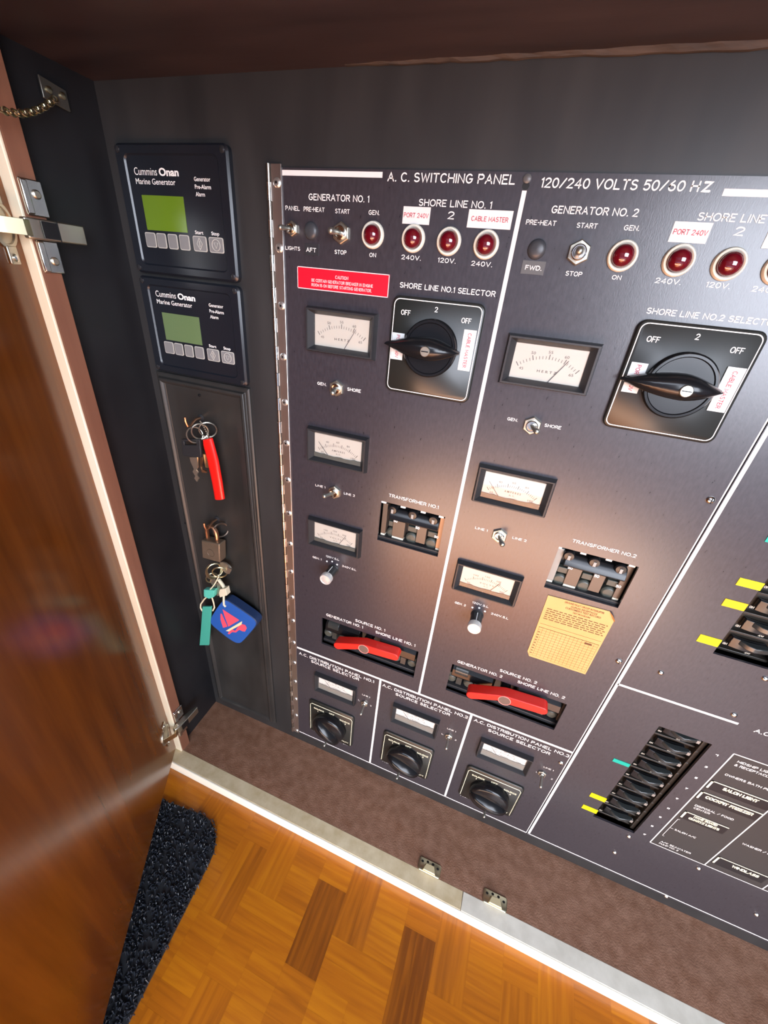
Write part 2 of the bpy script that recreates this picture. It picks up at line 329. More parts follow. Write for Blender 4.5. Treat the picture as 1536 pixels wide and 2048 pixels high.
# parquet floor: staves with a tone of their own
def build_floor():
    w = 49.3; st = w/2; vs = []; fs = []; tone = []; rnd = random.Random(11)
    def stave(x0, x1, y0, y1, t, d):
        b = len(vs); g = 0.05
        vs.extend([TW(x0+g, y0+g, FLOOR), TW(x1-g, y0+g, FLOOR), TW(x1-g, y1-g, FLOOR), TW(x0+g, y1-g, FLOOR)])
        fs.append((b, b+1, b+2, b+3)); tone.append((t, d, rnd.random()))
    X0, Y0 = -119.5, 132.0
    dark = {(0, 0): 0.2, (3, 0): 0.16, (1, 0): 0.36}
    for i in range(-26, 27):
        c = i % 3
        for k in range(-10, 3):
            y0 = Y0+k*4*w; x0 = X0+i*w
            t0 = dark.get((i, k))
            if c < 2:
                s = c*w
                for q in range(2):
                    t = (t0 if t0 is not None else rnd.uniform(0.42, 0.62))+rnd.uniform(-.05, .06)
                    stave(x0+q*st, x0+(q+1)*st, y0+s, y0+s+2*w, t, 0)
                if c == 0:                                   # two columns of cross staves beside the uprights
                    for q in range(4): stave(x0, x0+w, y0+2*w+q*st, y0+2*w+(q+1)*st, rnd.uniform(.46, .66), 1)
                else:
                    for q in range(2): stave(x0, x0+2*w, y0+q*st, y0+(q+1)*st, rnd.uniform(.48, .68), 1)
                    for q in range(2): stave(x0, x0+w, y0+3*w+q*st, y0+3*w+(q+1)*st, rnd.uniform(.46, .68), 1)
            else:
                for q in range(6): stave(x0, x0+w, y0+w+q*st, y0+w+(q+1)*st, rnd.uniform(.46, .66), 1)
    b = len(vs); e = 0.25
    vs.extend([TW(-1400, -1900, FLOOR-e), TW(1450, -1900, FLOOR-e), TW(1450, 700, FLOOR-e), TW(-1400, 700, FLOOR-e)])
    fs.append((b, b+1, b+2, b+3)); tone.append((0.0, 0, 0))
    me = bpy.data.meshes.new('floor'); me.from_pydata([(x/1000, y/1000, z/1000) for x, y, z in vs], [], fs); me.materials.append(PARQ)
    a = me.attributes.new('stave', 'FLOAT_VECTOR', 'FACE'); a.data.foreach_set('vector', [q for t in tone for q in t])
    o = bpy.data.objects.new('floor', me); COL.objects.link(o); return struct(o)
build_floor()
mb = MB(TW); mb.box(-1500, 2200, -3200, -1150, FLOOR-8, FLOOR+4); struct(mb.build('floor_reflector', noisy('pale_blue_grey_reflector', (.30, .32, .38), (.42, .44, .50), 60, .9)))  # unseen pale floor area, added so the panel picks up a bluish sheen
def wbox(name, x0, x1, y0, y1, z0, z1, m, bevel=0):
    mb = MB(TW); mb.box(x0, x1, y0, y1, z0, z1); return struct(mb.build(name, m, bevel=bevel))
mb = MB(lambda u, v, h: TW(u, 400-h, v))
holed_plate(mb, -466, 660, -819, 160, [(-268, 640, -789, 84)], -22, -1.5)
struct(mb.build('wall_back', WALLM, smooth=0))
wbox('wall_rear', -1500, 2200, -3220, -3200, FLOOR-8, 1300, mat('pale_rear_wall', (.42, .42, .46), .7))
wbox('wall_cavity', -300, 660, 470, 480, -819, 160, CAVITY)
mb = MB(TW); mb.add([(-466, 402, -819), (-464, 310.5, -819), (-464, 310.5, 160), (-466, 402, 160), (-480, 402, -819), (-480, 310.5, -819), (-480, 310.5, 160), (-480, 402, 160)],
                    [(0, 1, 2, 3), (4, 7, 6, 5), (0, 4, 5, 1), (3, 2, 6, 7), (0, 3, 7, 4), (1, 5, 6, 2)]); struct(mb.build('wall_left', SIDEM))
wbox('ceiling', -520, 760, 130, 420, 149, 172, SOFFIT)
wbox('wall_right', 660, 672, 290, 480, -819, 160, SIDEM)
wbox('trim_1', -478, -452, 294, 310.5, -817, 149, STILEM)
mb = MB(TW); mb.box(-478, -453.2, 291.2, 294, -817, 149); struct(mb.build('trim_2', CREAM, bevel=0.8))
mb = MB(TW)                                                      # shelf: gently rumpled covering
nx, ny = 110, 14
rn = random.Random(3)
wv = [(rn.uniform(8, 40), rn.uniform(10, 60), rn.uniform(0, 6.3), rn.uniform(.1, .4)) for _ in range(9)]
G = [[(-466+1126*i/nx, 294.5+107.5*j/ny, -817+0.2+sum(a*math.sin(i*0.9/kx*6+j*14/ky+p) for kx, ky, p, a in wv)*(1 if 0 < j < ny else 0)*0.45) for j in range(ny+1)] for i in range(nx+1)]
mb.add([p for r in G for p in r], [(i*(ny+1)+j, (i+1)*(ny+1)+j, (i+1)*(ny+1)+j+1, i*(ny+1)+j+1) for i in range(nx) for j in range(ny)])
mb.box(-466, 660, 294.5, 402, -842.5, -819)
struct(mb.build('floor_shelf', SHELFM, smooth=60))
wbox('trim_3', -520, 103, 271, 295, -838, -817, TAN, 0.8)
wbox('trim_4', 103.4, 660, 271, 295, -838, -816.6, GREY, 0.8)
wbox('trim_5', -520, 660, 268.6, 271, -843, -817.4, WHITE, 0.6)
mb = MB(TW); rn = random.Random(5); top = []; bot = []           # torn edge of the soffit veneer above the panel
for i in range(90):
    x = -195+835*i/89; top.append((x, 396.5+rn.uniform(-1, 1), 149.2)); bot.append((x, 398.5, 148.6-min(1, i/45)*3.8+rn.uniform(-.7, .3)))
mb.rings([top, bot, [(x, 401, z) for x, y, z in bot], [(x, 401, 149.2) for x, y, z in top]], caps=False, closed=False); struct(mb.build('trim_6', TORN, smooth=0))

# ------------------------------------------------------------------ the open cabinet door on the left and its hinges
DX = Vector((0.514, -0.857, 0)).normalized(); DN = Vector((0.857, 0.514, 0)).normalized()
door = thing('cabinet_door', 'glossy reddish-brown wooden cabinet door standing open at the left', 'cabinet door', -467, 292, -813)
door.rotation_euler = (0, 0, math.atan2(DX.y, DX.x))              # local x along the door, local -y... local y = inner face normal
TD = lambda a, n, z: (a, n, z)
mb = MB(TD); mb.box(0, 420, -20, 0, 0, 980); mb.build('door_leaf', DOORM, door, bevel=0.8)
def cup(z):
    m_ = MB(TD); zc = z+813
    m_.rings([[(22+17.5*math.cos(t)*k, n, zc+17.5*math.sin(t)*k) for t in [2*math.pi*i/28 for i in range(28)]] for k, n in ((1, 0.1), (1, 1.4), (.82, 1.6), (.78, .3))])
    c = m_.build('hinge_cup', NICKEL, door)
    for s in (-1, 1):
        q = MB(TD); q.box(14, 27, 0.1, 2.2, zc+s*22-7, zc+s*22+7); q.build('cup_ear', NICKEL, c, bevel=0.8)
        q = MB(TD); q.rings([[(20+3.2*k*math.cos(t), n, zc+s*24+3.2*k*math.sin(t)) for t in [2*math.pi*i/12 for i in range(12)]] for k, n in ((1, 2.1), (1, 3), (.6, 3.6))]); q.build('cup_screw', CHROME, c)
cup(18); cup(-735)
def hinge(z, label):
    t = bpy.data.objects.new('concealed_hinge', None); COL.objects.link(t); t.parent = door; t['label'] = label
    DM = Matrix.Translation(W(-467, 292, -813)) @ Matrix.Rotation(door.rotation_euler.z, 4, 'Z')
    t.matrix_local = DM.inverted() @ Matrix.Translation(W(-452, 303, z))
    H = lambda x, y, zz: (x, y, zz)                              # local: x out of the stile, y inwards, z up
    for s, nm in ((1, 'a'), (-1, 'b')):
        q = MB(H); z0, z1 = (10, 37) if s > 0 else (-34, -8)
        q.box(0.1, 2.2, -9, 10, z0, z1); q.box(0.1, 4.5, -9, -3.5, z0+1, z1-1)
        pl = q.build('mounting_wing', CHROME, t, bevel=1.0)
        q = MB(H); zc = (z0+z1)/2+3*s
        q.rings([[(x, 3+3.6*k*math.cos(a), zc+3.6*k*math.sin(a)) for a in [2*math.pi*i/14 for i in range(14)]] for k, x in ((1, 2), (1, 3), (.7, 3.9))]); q.build('screw', NICKEL, pl)
    q = MB(H)                                                    # the arm: folded channel running from the cabinet to the door
    q.rings([[(x, y, zz) for zz in (-8, 8)] + [(x+d, y, zz) for zz in (8, -8)] for x, y, d in ((13, 32, -3), (14, 30, -6), (14, 6, -12), (13, -10, -11), (10, -19, -6))])
    q.box(2, 13, -10, 6, -7, 7)
    q.build('arm', NICKEL, t, bevel=1.2)
    q = MB(H); q.box(14.0, 14.5, -8, 5.5, -6.4, 6.4); q.box(14.4, 14.8, 5.4, 6.2, -8, 8); q.build('arm_slot', BLACK, t)
    q = MB(H); q.rings([[(x, y, zz) for zz in (-6, 6)] + [(x-2.5, y-2.5, zz) for zz in (6, -6)] for x, y in ((11, -15), (14, -22), (8, -33), (2, -44), (-1, -48))]); q.build('knuckle_link', BRASSY, t, bevel=0.6)
    return t
hinge(18, 'chrome hinge')
hinge(-735, 'tarnished hinge')

# safety chain between the cabinet side and the door
ch = thing('door_chain', 'small bead chain sagging from the black side wall to the open door', 'chain', -464, 357, 126)
q = MB(TW and (lambda x, y, z: (x+464, y-357, z-126))); q.add([(-463.8, 344, 134), (-463.8, 367, 131), (-463.8, 367, 116), (-463.8, 344, 119), (-461.8, 344, 134), (-461.8, 367, 131), (-461.8, 367, 116), (-461.8, 344, 119)],
    [(0, 1, 2, 3), (4, 5, 6, 7), (0, 1, 5, 4), (1, 2, 6, 5), (2, 3, 7, 6), (3, 0, 4, 7)]); q.build('anchor_plate', mat('dull_anchor', (.16, .15, .13), .35, .8), ch, bevel=.6)
for yy in (350, 362):
    q = MB(lambda x, y, z: (x+464, y-357, z-126)); q.rings([[(x, yy+2.6*k*math.cos(a), 126+2.6*k*math.sin(a)) for a in [2*math.pi*i/12 for i in range(12)]] for k, x in ((1, -461.9), (1, -460.5), (.5, -459.8))]); q.build('anchor_screw', BRASSY, ch)
CP = [(-460.5, 354, 122), (-457, 345, 116), (-452, 333, 109), (-447, 320, 102.5), (-440, 306, 97), (-434, 294, 94), (-428, 283, 92), (-427, 270, 92), (-429, 256, 94), (-434, 240, 97)]
def along(P, step):
    P = [Vector(p) for p in P]; out = [P[0]]; acc = 0
    for a, b in zip(P, P[1:]):
        L = (b-a).length; t = step-acc
        while t <= L: out.append(a+(b-a)*t/L); t += step
        acc = (acc+L) % step
    return out
pts = along(CP, 5.2)
for i in range(len(pts)-1):
    a, b = pts[i], pts[i+1]; d = (b-a).normalized(); s = Vector((0, 0, 1)).cross(d).normalized(); n_ = d.cross(s)
    ax = s if i % 2 else (s+n_*0.9).normalized(); o2 = ax.cross(d); c = (a+b)/2
    q = MB(lambda x, y, z: (x+464, y-357, z-126)); q.tube([tuple(c+d*3.7*math.cos(t)+o2*2.2*math.sin(t)) for t in [2*math.pi*k/12 for k in range(12)]], 0.75, 6, 0, True); q.build('chain_link', BRASSY, ch)

# ------------------------------------------------------------------ generator controllers on the left
def controller(z0, z1, name, label, lcd, s):
    t = onpanel('generator_controller', label, 'control unit', -380, (z0+z1)/2, 'generator controllers', 401.5)
    cz = (z0+z1)/2; hz = (z1-z0)/2
    pl = rrect(-69.5, 69.5, -hz, hz, 6)
    q = MB(); q.rings([[(u, v, h) for u, v in P] for P, h in ((pl, 0), (pl, 5), (rrect(-67.5, 67.5, -hz+2, hz-2, 5), 7), (rrect(-58, 58, -hz+8, hz-8, 6), 7), (rrect(-56.5, 56.5, -hz+9.5, hz-9.5, 5), 5.6))], 0, None)
    q.build('housing', mat('navy_black_gloss', (0.009, 0.011, 0.016), 0.3), t)
    def T(b, x0, x1, zb, cap, **k): L = MB(); text(L, b, x0+380, x1+380, zb-cz, cap, h=5.9, **k); L.build('caption', INK, t, smooth=0, recalc=False)
    T('Cummins', -428, -398.5, 77.6+s, 6.0, bold=0.0); T('Onan', -396, -371.2, 77.6+s, 6.0, bold=0.035)
    T('Marine Generator', -428, -376.8, 70.4+s, 4.6, bold=0.004)
    T('Generator', -353.2, -333.8, 74.1+s, 3.3, bold=0.01); T('Pre-Alarm', -353.2, -333.8, 68.2+s, 3.3, bold=0.01); T('Alarm', -353.2, -342, 62.4+s, 3.3, bold=0.01)
    T('Start', -359.9, -349.4, 31.2+s, 3.0, bold=0.015); T('Stop', -339.2, -329.4, 31.2+s, 3.0, bold=0.015)
    q = MB(); q.box(-423.5+380, -369.5+380, 31.7+s-cz, 61.5+s-cz, 5.4, 6.0); q.build('lcd_screen', lcd, t)
    for i, (a, b) in enumerate(((-427.8, -413.8), (-412, -399.6), (-396.7, -384.4), (-381.5, -368.5), (-363.5, -346.3), (-343, -325.2))):
        q = MB(); za, zb = 16+s-cz, 29.5+s-cz
        q.rings([[(u+380, v, h) for u, v in P] for P, h in ((rrect(a, b, za, zb, 1.8, 3), 5.4), (rrect(a, b, za, zb, 1.8, 3), 6.3))], 1, 1)
        q.flat([(u+380, v) for u, v in rrect(a+.7, b-.7, za+.7, zb-.7, 1.5, 3)], 6.5, 0)
        cx = (a+b)/2+380; cm = (za+zb)/2
        if i == 4:
            for sg in (1, -1): q.tube([(cx, cm+5.2, 6.7), (cx+sg*3.4, cm, 6.7), (cx, cm-5.2, 6.7)], .3, 4, 1)
            q.box(cx-.35, cx+.35, cm-2.6, cm+2.6, 6.5, 6.8, 1)
        if i == 5:
            q.ring((cx, cm, 6.7), 5, .3, m=1); q.tube([(cx-2.5, cm+2, 6.7), (cx+2.5, cm+2, 6.7), (cx, cm-2.8, 6.7)], .3, 4, 1, True)
        q.build('push_button', [KEYGREY, mat('pale_key_rim', (.5, .49, .44), .5)], t, smooth=0)
    for u in (-64, 64):
        for v in (-hz+5, hz-5):
            q = MB(); q.lathe(u, v, [(3, 6.8), (3, 7.6), (1.8, 8.3)], 12); q.build('screw', mat('black_screw', (.05, .05, .055), .2, .6), t)
    return t
controller(-9, 102.5, 'a', 'upper generator controller with the bright green screen', LCD, 0)
controller(-117, -12, 'b', 'lower generator controller with the paler grey-green screen', LCD2, -109.4)

# black moulded board below them, where the keys hang
kb = onpanel('key_board', 'black moulded board below the generator controllers, with keys hung on it', 'key board', -382, -455, None, 401.5)
q = MB()
for k, (a, b) in enumerate((((-453, -310), (-119, -790)), )):
    r0 = (-453+382, -310+382, -791+455, -119+455)
    def rr(i): return (r0[0]+i, r0[1]-i, r0[2]+i, r0[3]-i)
    q.loft([(*rr(0), 0), (*rr(0), 3), (*rr(2), 4.5), (*rr(5), 4.8), (*rr(6.5), 8), (*rr(9), 9), (*rr(11.5), 7.5), (*rr(13), 4.5), (*rr(22), 3.4), (*rr(26.5), 1.0)])
q.build('moulded_frame', noisy('black_painted_frame', (.018, .017, .016), (.032, .030, .028), 30, .36, (1, 1, .3), .04, 200), kb, bevel=.4)
for u, v in ((-385.7, -139), (-321.7, -352.7), (-450.5, -349.5), (-449, -684), (-322, -686.2)):
    q = MB(); q.lathe(u+382, v+455, [(1.8, 4.2), (1.8, 5.4), (.8, 6)], 10); q.build('screw', BLACK, kb)

# ------------------------------------------------------------------ key bunches, padlock, hooks
def KT(x0, z0): return lambda u, v, h: (u-x0, -h, v-z0)
def hook(x, z, label):
    t = onpanel('wall_hook', label, 'hook', x, z, 'hooks on the key board', 401)
    q = MB(); q.tube([(0, 0, 0), (0, 0, 10), (0, -3, 16), (0, -6, 20), (0, -5, 25), (0, 2, 27), (0, 7, 27)], 1.6, 8); q.build('hook_wire', COPPER, t)
    q = MB(); q.lathe(0, 0, [(5, 0), (5, 1.2), (2, 2.4)], 14); q.build('hook_base', BLACKM, t)
hook(-392, -170, 'coppery hook holding the key bunch with the long red strap')
hook(-389, -326, 'hook holding the padlock')
x0, z0 = -389, -178
kb1 = onpanel('key_bunch', 'key bunch with a long bright red strap and a black-headed key', 'keys', x0, z0, None, 401)
K = KT(x0, z0)
for c, R_, ax, sq in (((-385.5, -186, 22), 10, (1, .25, .5), 1), ((-379, -181, 19), 10, (1, 0, .8), 1), ((-371.5, -179, 13), 10.5, (.7, -.2, .8), 1)):
    q = MB(K); q.ring(c, R_, .9, ax); q.ring((c[0]+.9, c[1], c[2]+.9), R_, .7, ax); q.build('split_ring', NICKEL, kb1)
q = MB(K)
for i, p in enumerate(along([(-378, -168, 17), (-371, -172, 20), (-367, -180, 20), (-364.5, -190, 18), (-362, -199, 16)], 2.6)):
    q.rings([[(p.x+1.15*math.cos(b)*math.cos(a), p.y+1.15*math.cos(b)*math.sin(a), p.z+1.15*math.sin(b)) for a in [2*math.pi*k/8 for k in range(8)]] for b in (-1.4, -.7, 0, .7, 1.4)])
q.build('bead_chain', KEYM, kb1)
L_ = [(-372.4, -189.2), (-373, -196.7), (-370, -218.4), (-367.2, -252.4), (-366.5, -275.1)]; R2 = [(-357.7, -184.5), (-356.3, -192), (-352.4, -214.4), (-350.7, -244.5), (-350.2, -271)]
q = MB(K); rg = []
for (a, b), (c, d) in zip(L_, R2):
    cx, cy, hw = (a+c)/2, (b+d)/2, math.hypot(c-a, d-b)/2; ux, uy = (c-a)/(2*hw), (d-b)/(2*hw)
    rg.append([(cx+ux*hw*math.cos(t), cy+uy*hw*math.cos(t), 22+4.2*math.sin(t)) for t in [2*math.pi*k/16 for k in range(16)]])
q.rings(rg); q.build('red_strap', REDCORD, kb1, bevel=.8)['label'] = 'long bright red strap'
q = MB(K)
P = [(-406.6, -195.4), (-375.3, -188.9), (-377, -214.4), (-409.4, -219.2)]
q.prism([(-406, -203), (-376.2, -197.5), (-376.6, -207), (-377.5, -215), (-408, -219.2), (-407.8, -208)], 22, 25.5); q.prism([(-406.6, -195.4), (-375.3, -188.9), (-375.8, -191.8), (-405.2, -198.2)], 22, 25.5)
q.prism([(-406.6, -196.4), (-402, -197.6), (-402.4, -203), (-406.8, -204)], 22, 25.5); q.prism([(-381.8, -192.6), (-375.5, -191.2), (-375.9, -198.2), (-382, -199.2)], 22, 25.5)
kh = q.build('key_head', BLACKM, kb1, bevel=.6); kh['label'] = 'black plastic key head with a slot'
q = MB(K); q.prism([(-397.3, -218.9), (-384.5, -216), (-386.2, -231.1), (-389.9, -235.7), (-387.7, -238.9), (-390.8, -244.7), (-387.8, -247.8), (-391.8, -253.9), (-395.3, -249.6), (-393.1, -245.3), (-396.4, -239.7), (-393.4, -235.2), (-397.1, -225)], 23, 25); q.build('key_blade', KEYM, kb1)
q = MB(K); q.prism([(-386, -214), (-381.5, -213), (-381.3, -221), (-385.3, -230), (-385, -236), (-378.6, -237.5), (-378.8, -240), (-386.5, -240.5), (-388.5, -234)], 17, 19); q.build('key_blade', COPPER, kb1)
q = MB(K); q.box(-380, -375.5, -232, -208, 16, 18); q.build('key_blade', BRASSY, kb1)
# padlock
x0, z0 = -390, -335; K = KT(x0, z0)
pk = onpanel('padlock', 'small tarnished brass padlock hanging at the middle of the key board', 'padlock', x0, z0, None, 401)
q = MB(K); q.prism([(-404.2, -355.9), (-370.3, -352.8), (-374.5, -388.4), (-408.4, -391)], 8, 23); q.build('body', BRASS, pk, bevel=1.6)
q = MB(K); q.ring((-389.5, -375, 23.1), 6.5, .35); q.build('maker_mark', mat('worn_mark', (.11, .085, .06), .4, .5), pk)
q = MB(K); P = [(-398.6, -357, 15), (-398.3, -342, 15), (-396.5, -335, 15), (-391, -330.5, 15), (-384.5, -332, 15), (-381, -338, 15), (-380.3, -345, 15), (-381, -357, 15)]; q.tube(P, 3.2, 10); q.build('shackle', COPPER, pk)
q = MB(K); q.ring((-377.5, -338, 8), 11, 1.5, (.9, .1, .5)); q.build('hasp_ring', mat('dark_hasp', (.12, .09, .07), .35, .8), pk)
# second bunch under the padlock
x0, z0 = -388, -398; K = KT(x0, z0)
k2 = onpanel('key_bunch', 'key bunch with a teal strap and a blue sailboat float, below the padlock', 'keys', x0, z0, None, 401)
for c, R_, ax, sq in (((-389, -410, 20), 12, (1, .1, .9), 1), ((-391, -411, 22), 12.5, (1, .3, .3), 1), ((-380, -411, 20), 11, (.6, -.2, 1), 1), ((-393, -413, 18), 12, (1, .2, .6), 1), ((-399, -430, 19), 9, (1, 0, .8), 1)):
    q = MB(K); q.ring(c, R_, .9, ax); q.ring((c[0]+.8, c[1], c[2]+.9), R_, .65, ax); q.build('split_ring', BRASSY, k2)
q = MB(K); q.prism(rounded([(-384, -396), (-372, -391), (-362, -397), (-360, -403), (-367, -414), (-376, -412)], 1), 14, 16.2); q.prism([(-366, -398), (-358, -399), (-364, -411), (-369, -409)], 16.2, 18); q.build('key_head', KEYM, k2)
q = MB(K); q.prism(rounded([(-401, -432), (-391, -424), (-388, -443), (-397, -444)], 1), 21, 23); q.build('key_head', KEYM, k2)
q = MB(K); q.prism([(-386, -432), (-377, -428), (-378, -440), (-383, -458), (-390, -461), (-387, -448)], 22, 24.2); q.build('key_blade', KEYM, k2)
q = MB(K); q.prism([(-375.5, -437), (-364, -431), (-363, -445), (-378, -455), (-379, -446)], 21, 30); q.tube([(-382, -424, 23), (-374, -432, 24), (-370, -438, 25)], 3, 8); q.tube([(-372, -449, 27), (-373, -462, 28), (-373.2, -470, 28.5), (-370, -473, 28.5)], 1.9, 8)
q.build('float_toggle', IVORY, k2, bevel=.7)['label'] = 'ivory plastic toggle'
fob = [(-371.1, -459.4), (-363, -459.8), (-320.1, -476.6), (-312.3, -483.7), (-315, -494.7), (-343, -540.4), (-353.1, -553.5), (-366.8, -556.4), (-406.8, -536.6), (-411.9, -527), (-408.2, -514.2), (-380, -467.1)]
q = MB(K); q.prism(rounded(fob, 2), 12, 27, 1, inset=1.2, m2=0); fo = q.build('blue_float', [BLUEF, BLUED], k2, smooth=30); fo['label'] = 'blue foam float with a printed coral sailboat'
q = MB(K)
q.flat([(-378.8, -483.4), (-346.8, -494), (-372.0, -520.2), (-377.2, -495.6)], 27.3, 0); q.flat([(-384.8, -495.6), (-382, -495.4), (-374.0, -521), (-384.2, -528.2), (-386.8, -510)], 27.3, 0)
q.flat([(-379.2, -533.4), (-341.4, -494.1), (-343.9, -503.9), (-352, -511), (-364, -523), (-371.6, -531.9)], 27.3, 1)
for P in ([(-371.6, -530.9), (-364.2, -522.9), (-365.1, -529.8), (-372.7, -538.9), (-375.8, -538.5)], [(-365.1, -529.8), (-364.2, -522.9), (-358.8, -524.2), (-350, -509.2), (-349.3, -517.1), (-357.6, -527.3)], [(-349.3, -517.1), (-350, -509.2), (-342.2, -501.2), (-335.9, -500.2), (-333.5, -506.3), (-338.4, -516.7), (-344, -518.3)]): q.flat(P, 27.35, 0)
q.build('sailboat_print', [CORAL, SAND], fo, smooth=0, recalc=False)
q = MB(K); q.prism([(-420.7, -493.9), (-401.1, -485.8), (-423.2, -589.2), (-445.6, -599.9)], 25.5, 28.5); q.build('teal_strap', TEALS, k2, bevel=.6)['label'] = 'flat teal strap'
q = MB(K); q.prism([(-408.5, -449.5), (-398, -446.5), (-386.5, -443), (-390.5, -459), (-400.5, -466.5), (-411, -465.5)], 23, 31); q.build('strap_bead', TEALB, k2, bevel=1)
q = MB(K); q.tube([(-405, -464, 27), (-415, -476, 27), (-425, -491, 27), (-427, -500, 27), (-424, -507, 27)], 1.2, 6); q.tube([(-398, -463, 27), (-396, -476, 27), (-396, -487, 27), (-401, -496, 27)], 1.2, 6)
q.tube([(-398, -448, 29), (-390, -437, 27), (-384, -425, 24), (-381, -418, 22)], 1.0, 6); q.build('strap_cord', CORD, k2)

# ------------------------------------------------------------------ left switching panel and the right one
H1 = [(-131.2, -50.8, -281.6, -224.2), (75.7, 154, -281.6, -224.8), (-209.2, -51.6, -510.3, -452.6), (-1.4, 153, -510.2, -453)]
sp = onpanel('switching_panel', 'large black hinged panel headed by A.C. switching in white lettering', 'electrical panel', -35, -351)
PX, PZ = -35, -351
TS = lambda u, v, h: (u-PX, -h, v-PZ)
mb = MB(TS); holed_plate(mb, -257, 188.2, -790.5, 86.5, H1, -3, 0); mb.build('faceplate', PANEL, sp, smooth=0)
mb = MB(TS)
def ln(u0, u1, v0, v1, h=0.15): mb.quad(u0, u1, v0, v1, h)
ln(-256, -157.8, 80.9, 84.8); ln(93.5, 187.4, 75.6, 79.6)
ln(-40.4, -36.9, -540, 75.3); ln(-255.5, 187, -543.6, -539.6)
ln(-104.4, -100.8, -785, -543); ln(42.6, 46.1, -785, -543); ln(-256, 187.6, -786.6, -784.4)
ln(187.0, 188.1, -786, 79)
mb.build('divider_lines', LINE, sp, smooth=0, recalc=False)
PAR = [sp, TS]
def T(b, u0, u1, z, cap, nm='caption', wt=.15, m=None, **k):
    mb = MB(PAR[1]); stext(mb, b, u0, u1, z, cap, wt=wt, **k); mb.build(nm, m or INK, PAR[0], smooth=0, recalc=False)
T('A. C. SWITCHING PANEL', -153, -47.1, 78.6, 6.2, 'title'); T('120/240 VOLTS 50/60 H', -27.6, 78.3, 77.3, 6.2, 'title'); T('Z', 80.2, 85.6, 77.2, 6.2, 'title', wt=.24)
T('GENERATOR NO. 1', -228.7, -168.6, 63.7, 4.9); T('GENERATOR NO. 2', -15.3, 45.8, 62, 4.9)
T('PANEL', -253.6, -238.2, 55.4, 3.5); T('PRE-HEAT', -234.1, -212.3, 55.3, 3.5); T('START', -201.5, -187, 55, 3.4); T('GEN.', -168.5, -158, 55.2, 3.4)
T('LIGHTS', -254.9, -238.4, 24.1, 3.2); T('STOP', -201.1, -188.8, 23.9, 3.4); T('ON', -165.4, -158.8, 23.8, 3.3)
T('PRE-HEAT', -32.3, -9.4, 54.1, 3.3); T('START', 5.9, 20.7, 53.7, 3.3); T('GEN.', 39.3, 49.9, 53.7, 3.3); T('STOP', 7.3, 19.8, 22, 3.3); T('ON', 42, 48.7, 22, 3.1)
T('SHORE LINE NO. 1', -123.1, -61.6, 63, 4.8); T('SHORE LINE NO. 2', 84.2, 146, 61.5, 4.8); T('2', -96.6, -91.1, 54.9, 5.4); T('2', 110, 115.7, 53.9, 5.3)
for a, b, c, z in (('240V.', -134.1, -115.7, 24), ('120V.', -100.1, -84, 23.9), ('240V.', -70.4, -52.3, 23.5), ('240V.', 72.6, 90.1, 22), ('120V.', 106.6, 122, 22), ('240V.', 135.8, 153.5, 21.7)): T(a, b, c, z, 3.6)
T('SHORE LINE NO.1 SELECTOR', -133, -44.7, 1.8, 4.5); T('SHORE LINE NO.2 SELECTOR', 74.5, 163, 1.1, 4.3)
T('GEN.', -218.8, -207.5, -100, 3.3); T('SHORE', -182, -165.9, -100.6, 3.5); T('GEN.', -9.5, .5, -101.2, 3); T('SHORE', 25.4, 40.4, -101, 3.1)
T('LINE 1', -220.9, -206.8, -227, 3); T('LINE 2', -180.7, -165.8, -228.2, 3); T('LINE 1', -14.9, -.8, -229.2, 3); T('LINE 2', 27, 42.3, -229.5, 3)
T('TRANSFORMER NO.1', -121.9, -60.3, -216.1, 4.4); T('TRANSFORMER NO.2', 85.7, 147.2, -215.4, 4)
for dx, k, dz in ((0, '1', 0), (207.4, '2', -2)):
    T('GEN. '+k, -225.1+dx, -210.9+dx, -342.3+dz, 3.3); T('120V.S.L', -204.1+dx, -183.6+dx, -333.6+dz, 3.2); T('240V.S.L', -178.7+dx, -157.2+dx, -343+dz+1, 3.3)
    for u, v in ((-202.4, -341), (-194.2, -338.4), (-186.4, -341)): q = MB(TS); q.lathe(u+dx, v+dz*.7, [(1.3, 0), (1.3, .3)], 10); q.build('position_dot', INK, sp)
T('GENERATOR NO. 1', -201.6, -140, -445.2, 5.2); T('SOURCE NO. 1', -153.2, -105.3, -436, 5.2); T('SHORE LINE NO. 1', -119.8, -57.8, -445.3, 5.2)
T('GENERATOR NO. 2', 4.5, 66.7, -446.4, 5); T('SOURCE NO. 2', 60.8, 109.4, -435.6, 5); T('SHORE LINE NO. 2', 86.6, 147.2, -445, 5)
for k, (x, e) in enumerate(((-251.9, 139), (-98.4, 139.2), (49.9, 136))):
    T('A.C. DISTRIBUTION PANEL NO.%d' % (k+1), x, x+e, -556.8+k, 6.4); T('SOURCE SELECTOR', x+23.5, x+113, -565.2, 6.2)
    o = (-186, -38.9, 108.5)[k]
    T('LINE 1', o+55, o+69, -597.5, 3.2); T('L', o+49, o+52, -616, 3); T('2', o+71, o+73.5, -618, 3); T('A.C.', o-40, o-28, -762, 4.5); T('MONITOR', o+1, o+35, -762, 4.5)
for u, v in ((180.7, -354.3), (180.5, -139.2), (181, -572.3)):
    q = MB(TS); q.lathe(u, v, [(3.6, 0), (3.6, .8), (2.6, 2), (1.2, 2.5)], 16); q.box(u-.5, u+.5, v-2.4, v+2.4, 2.3, 2.7, 1); q.build('panel_screw', [CHROME, BLACK], sp)
q = MB(TS); q.lathe(-38.4, 82.5, [(3, 0), (3, 1.2), (1.8, 2)], 14); q.lathe(-38.4, 78.2, [(2.7, .1), (2.7, .5)], 14, 1); q.build('stud_hole', [GREYPL, CAVITY], sp)

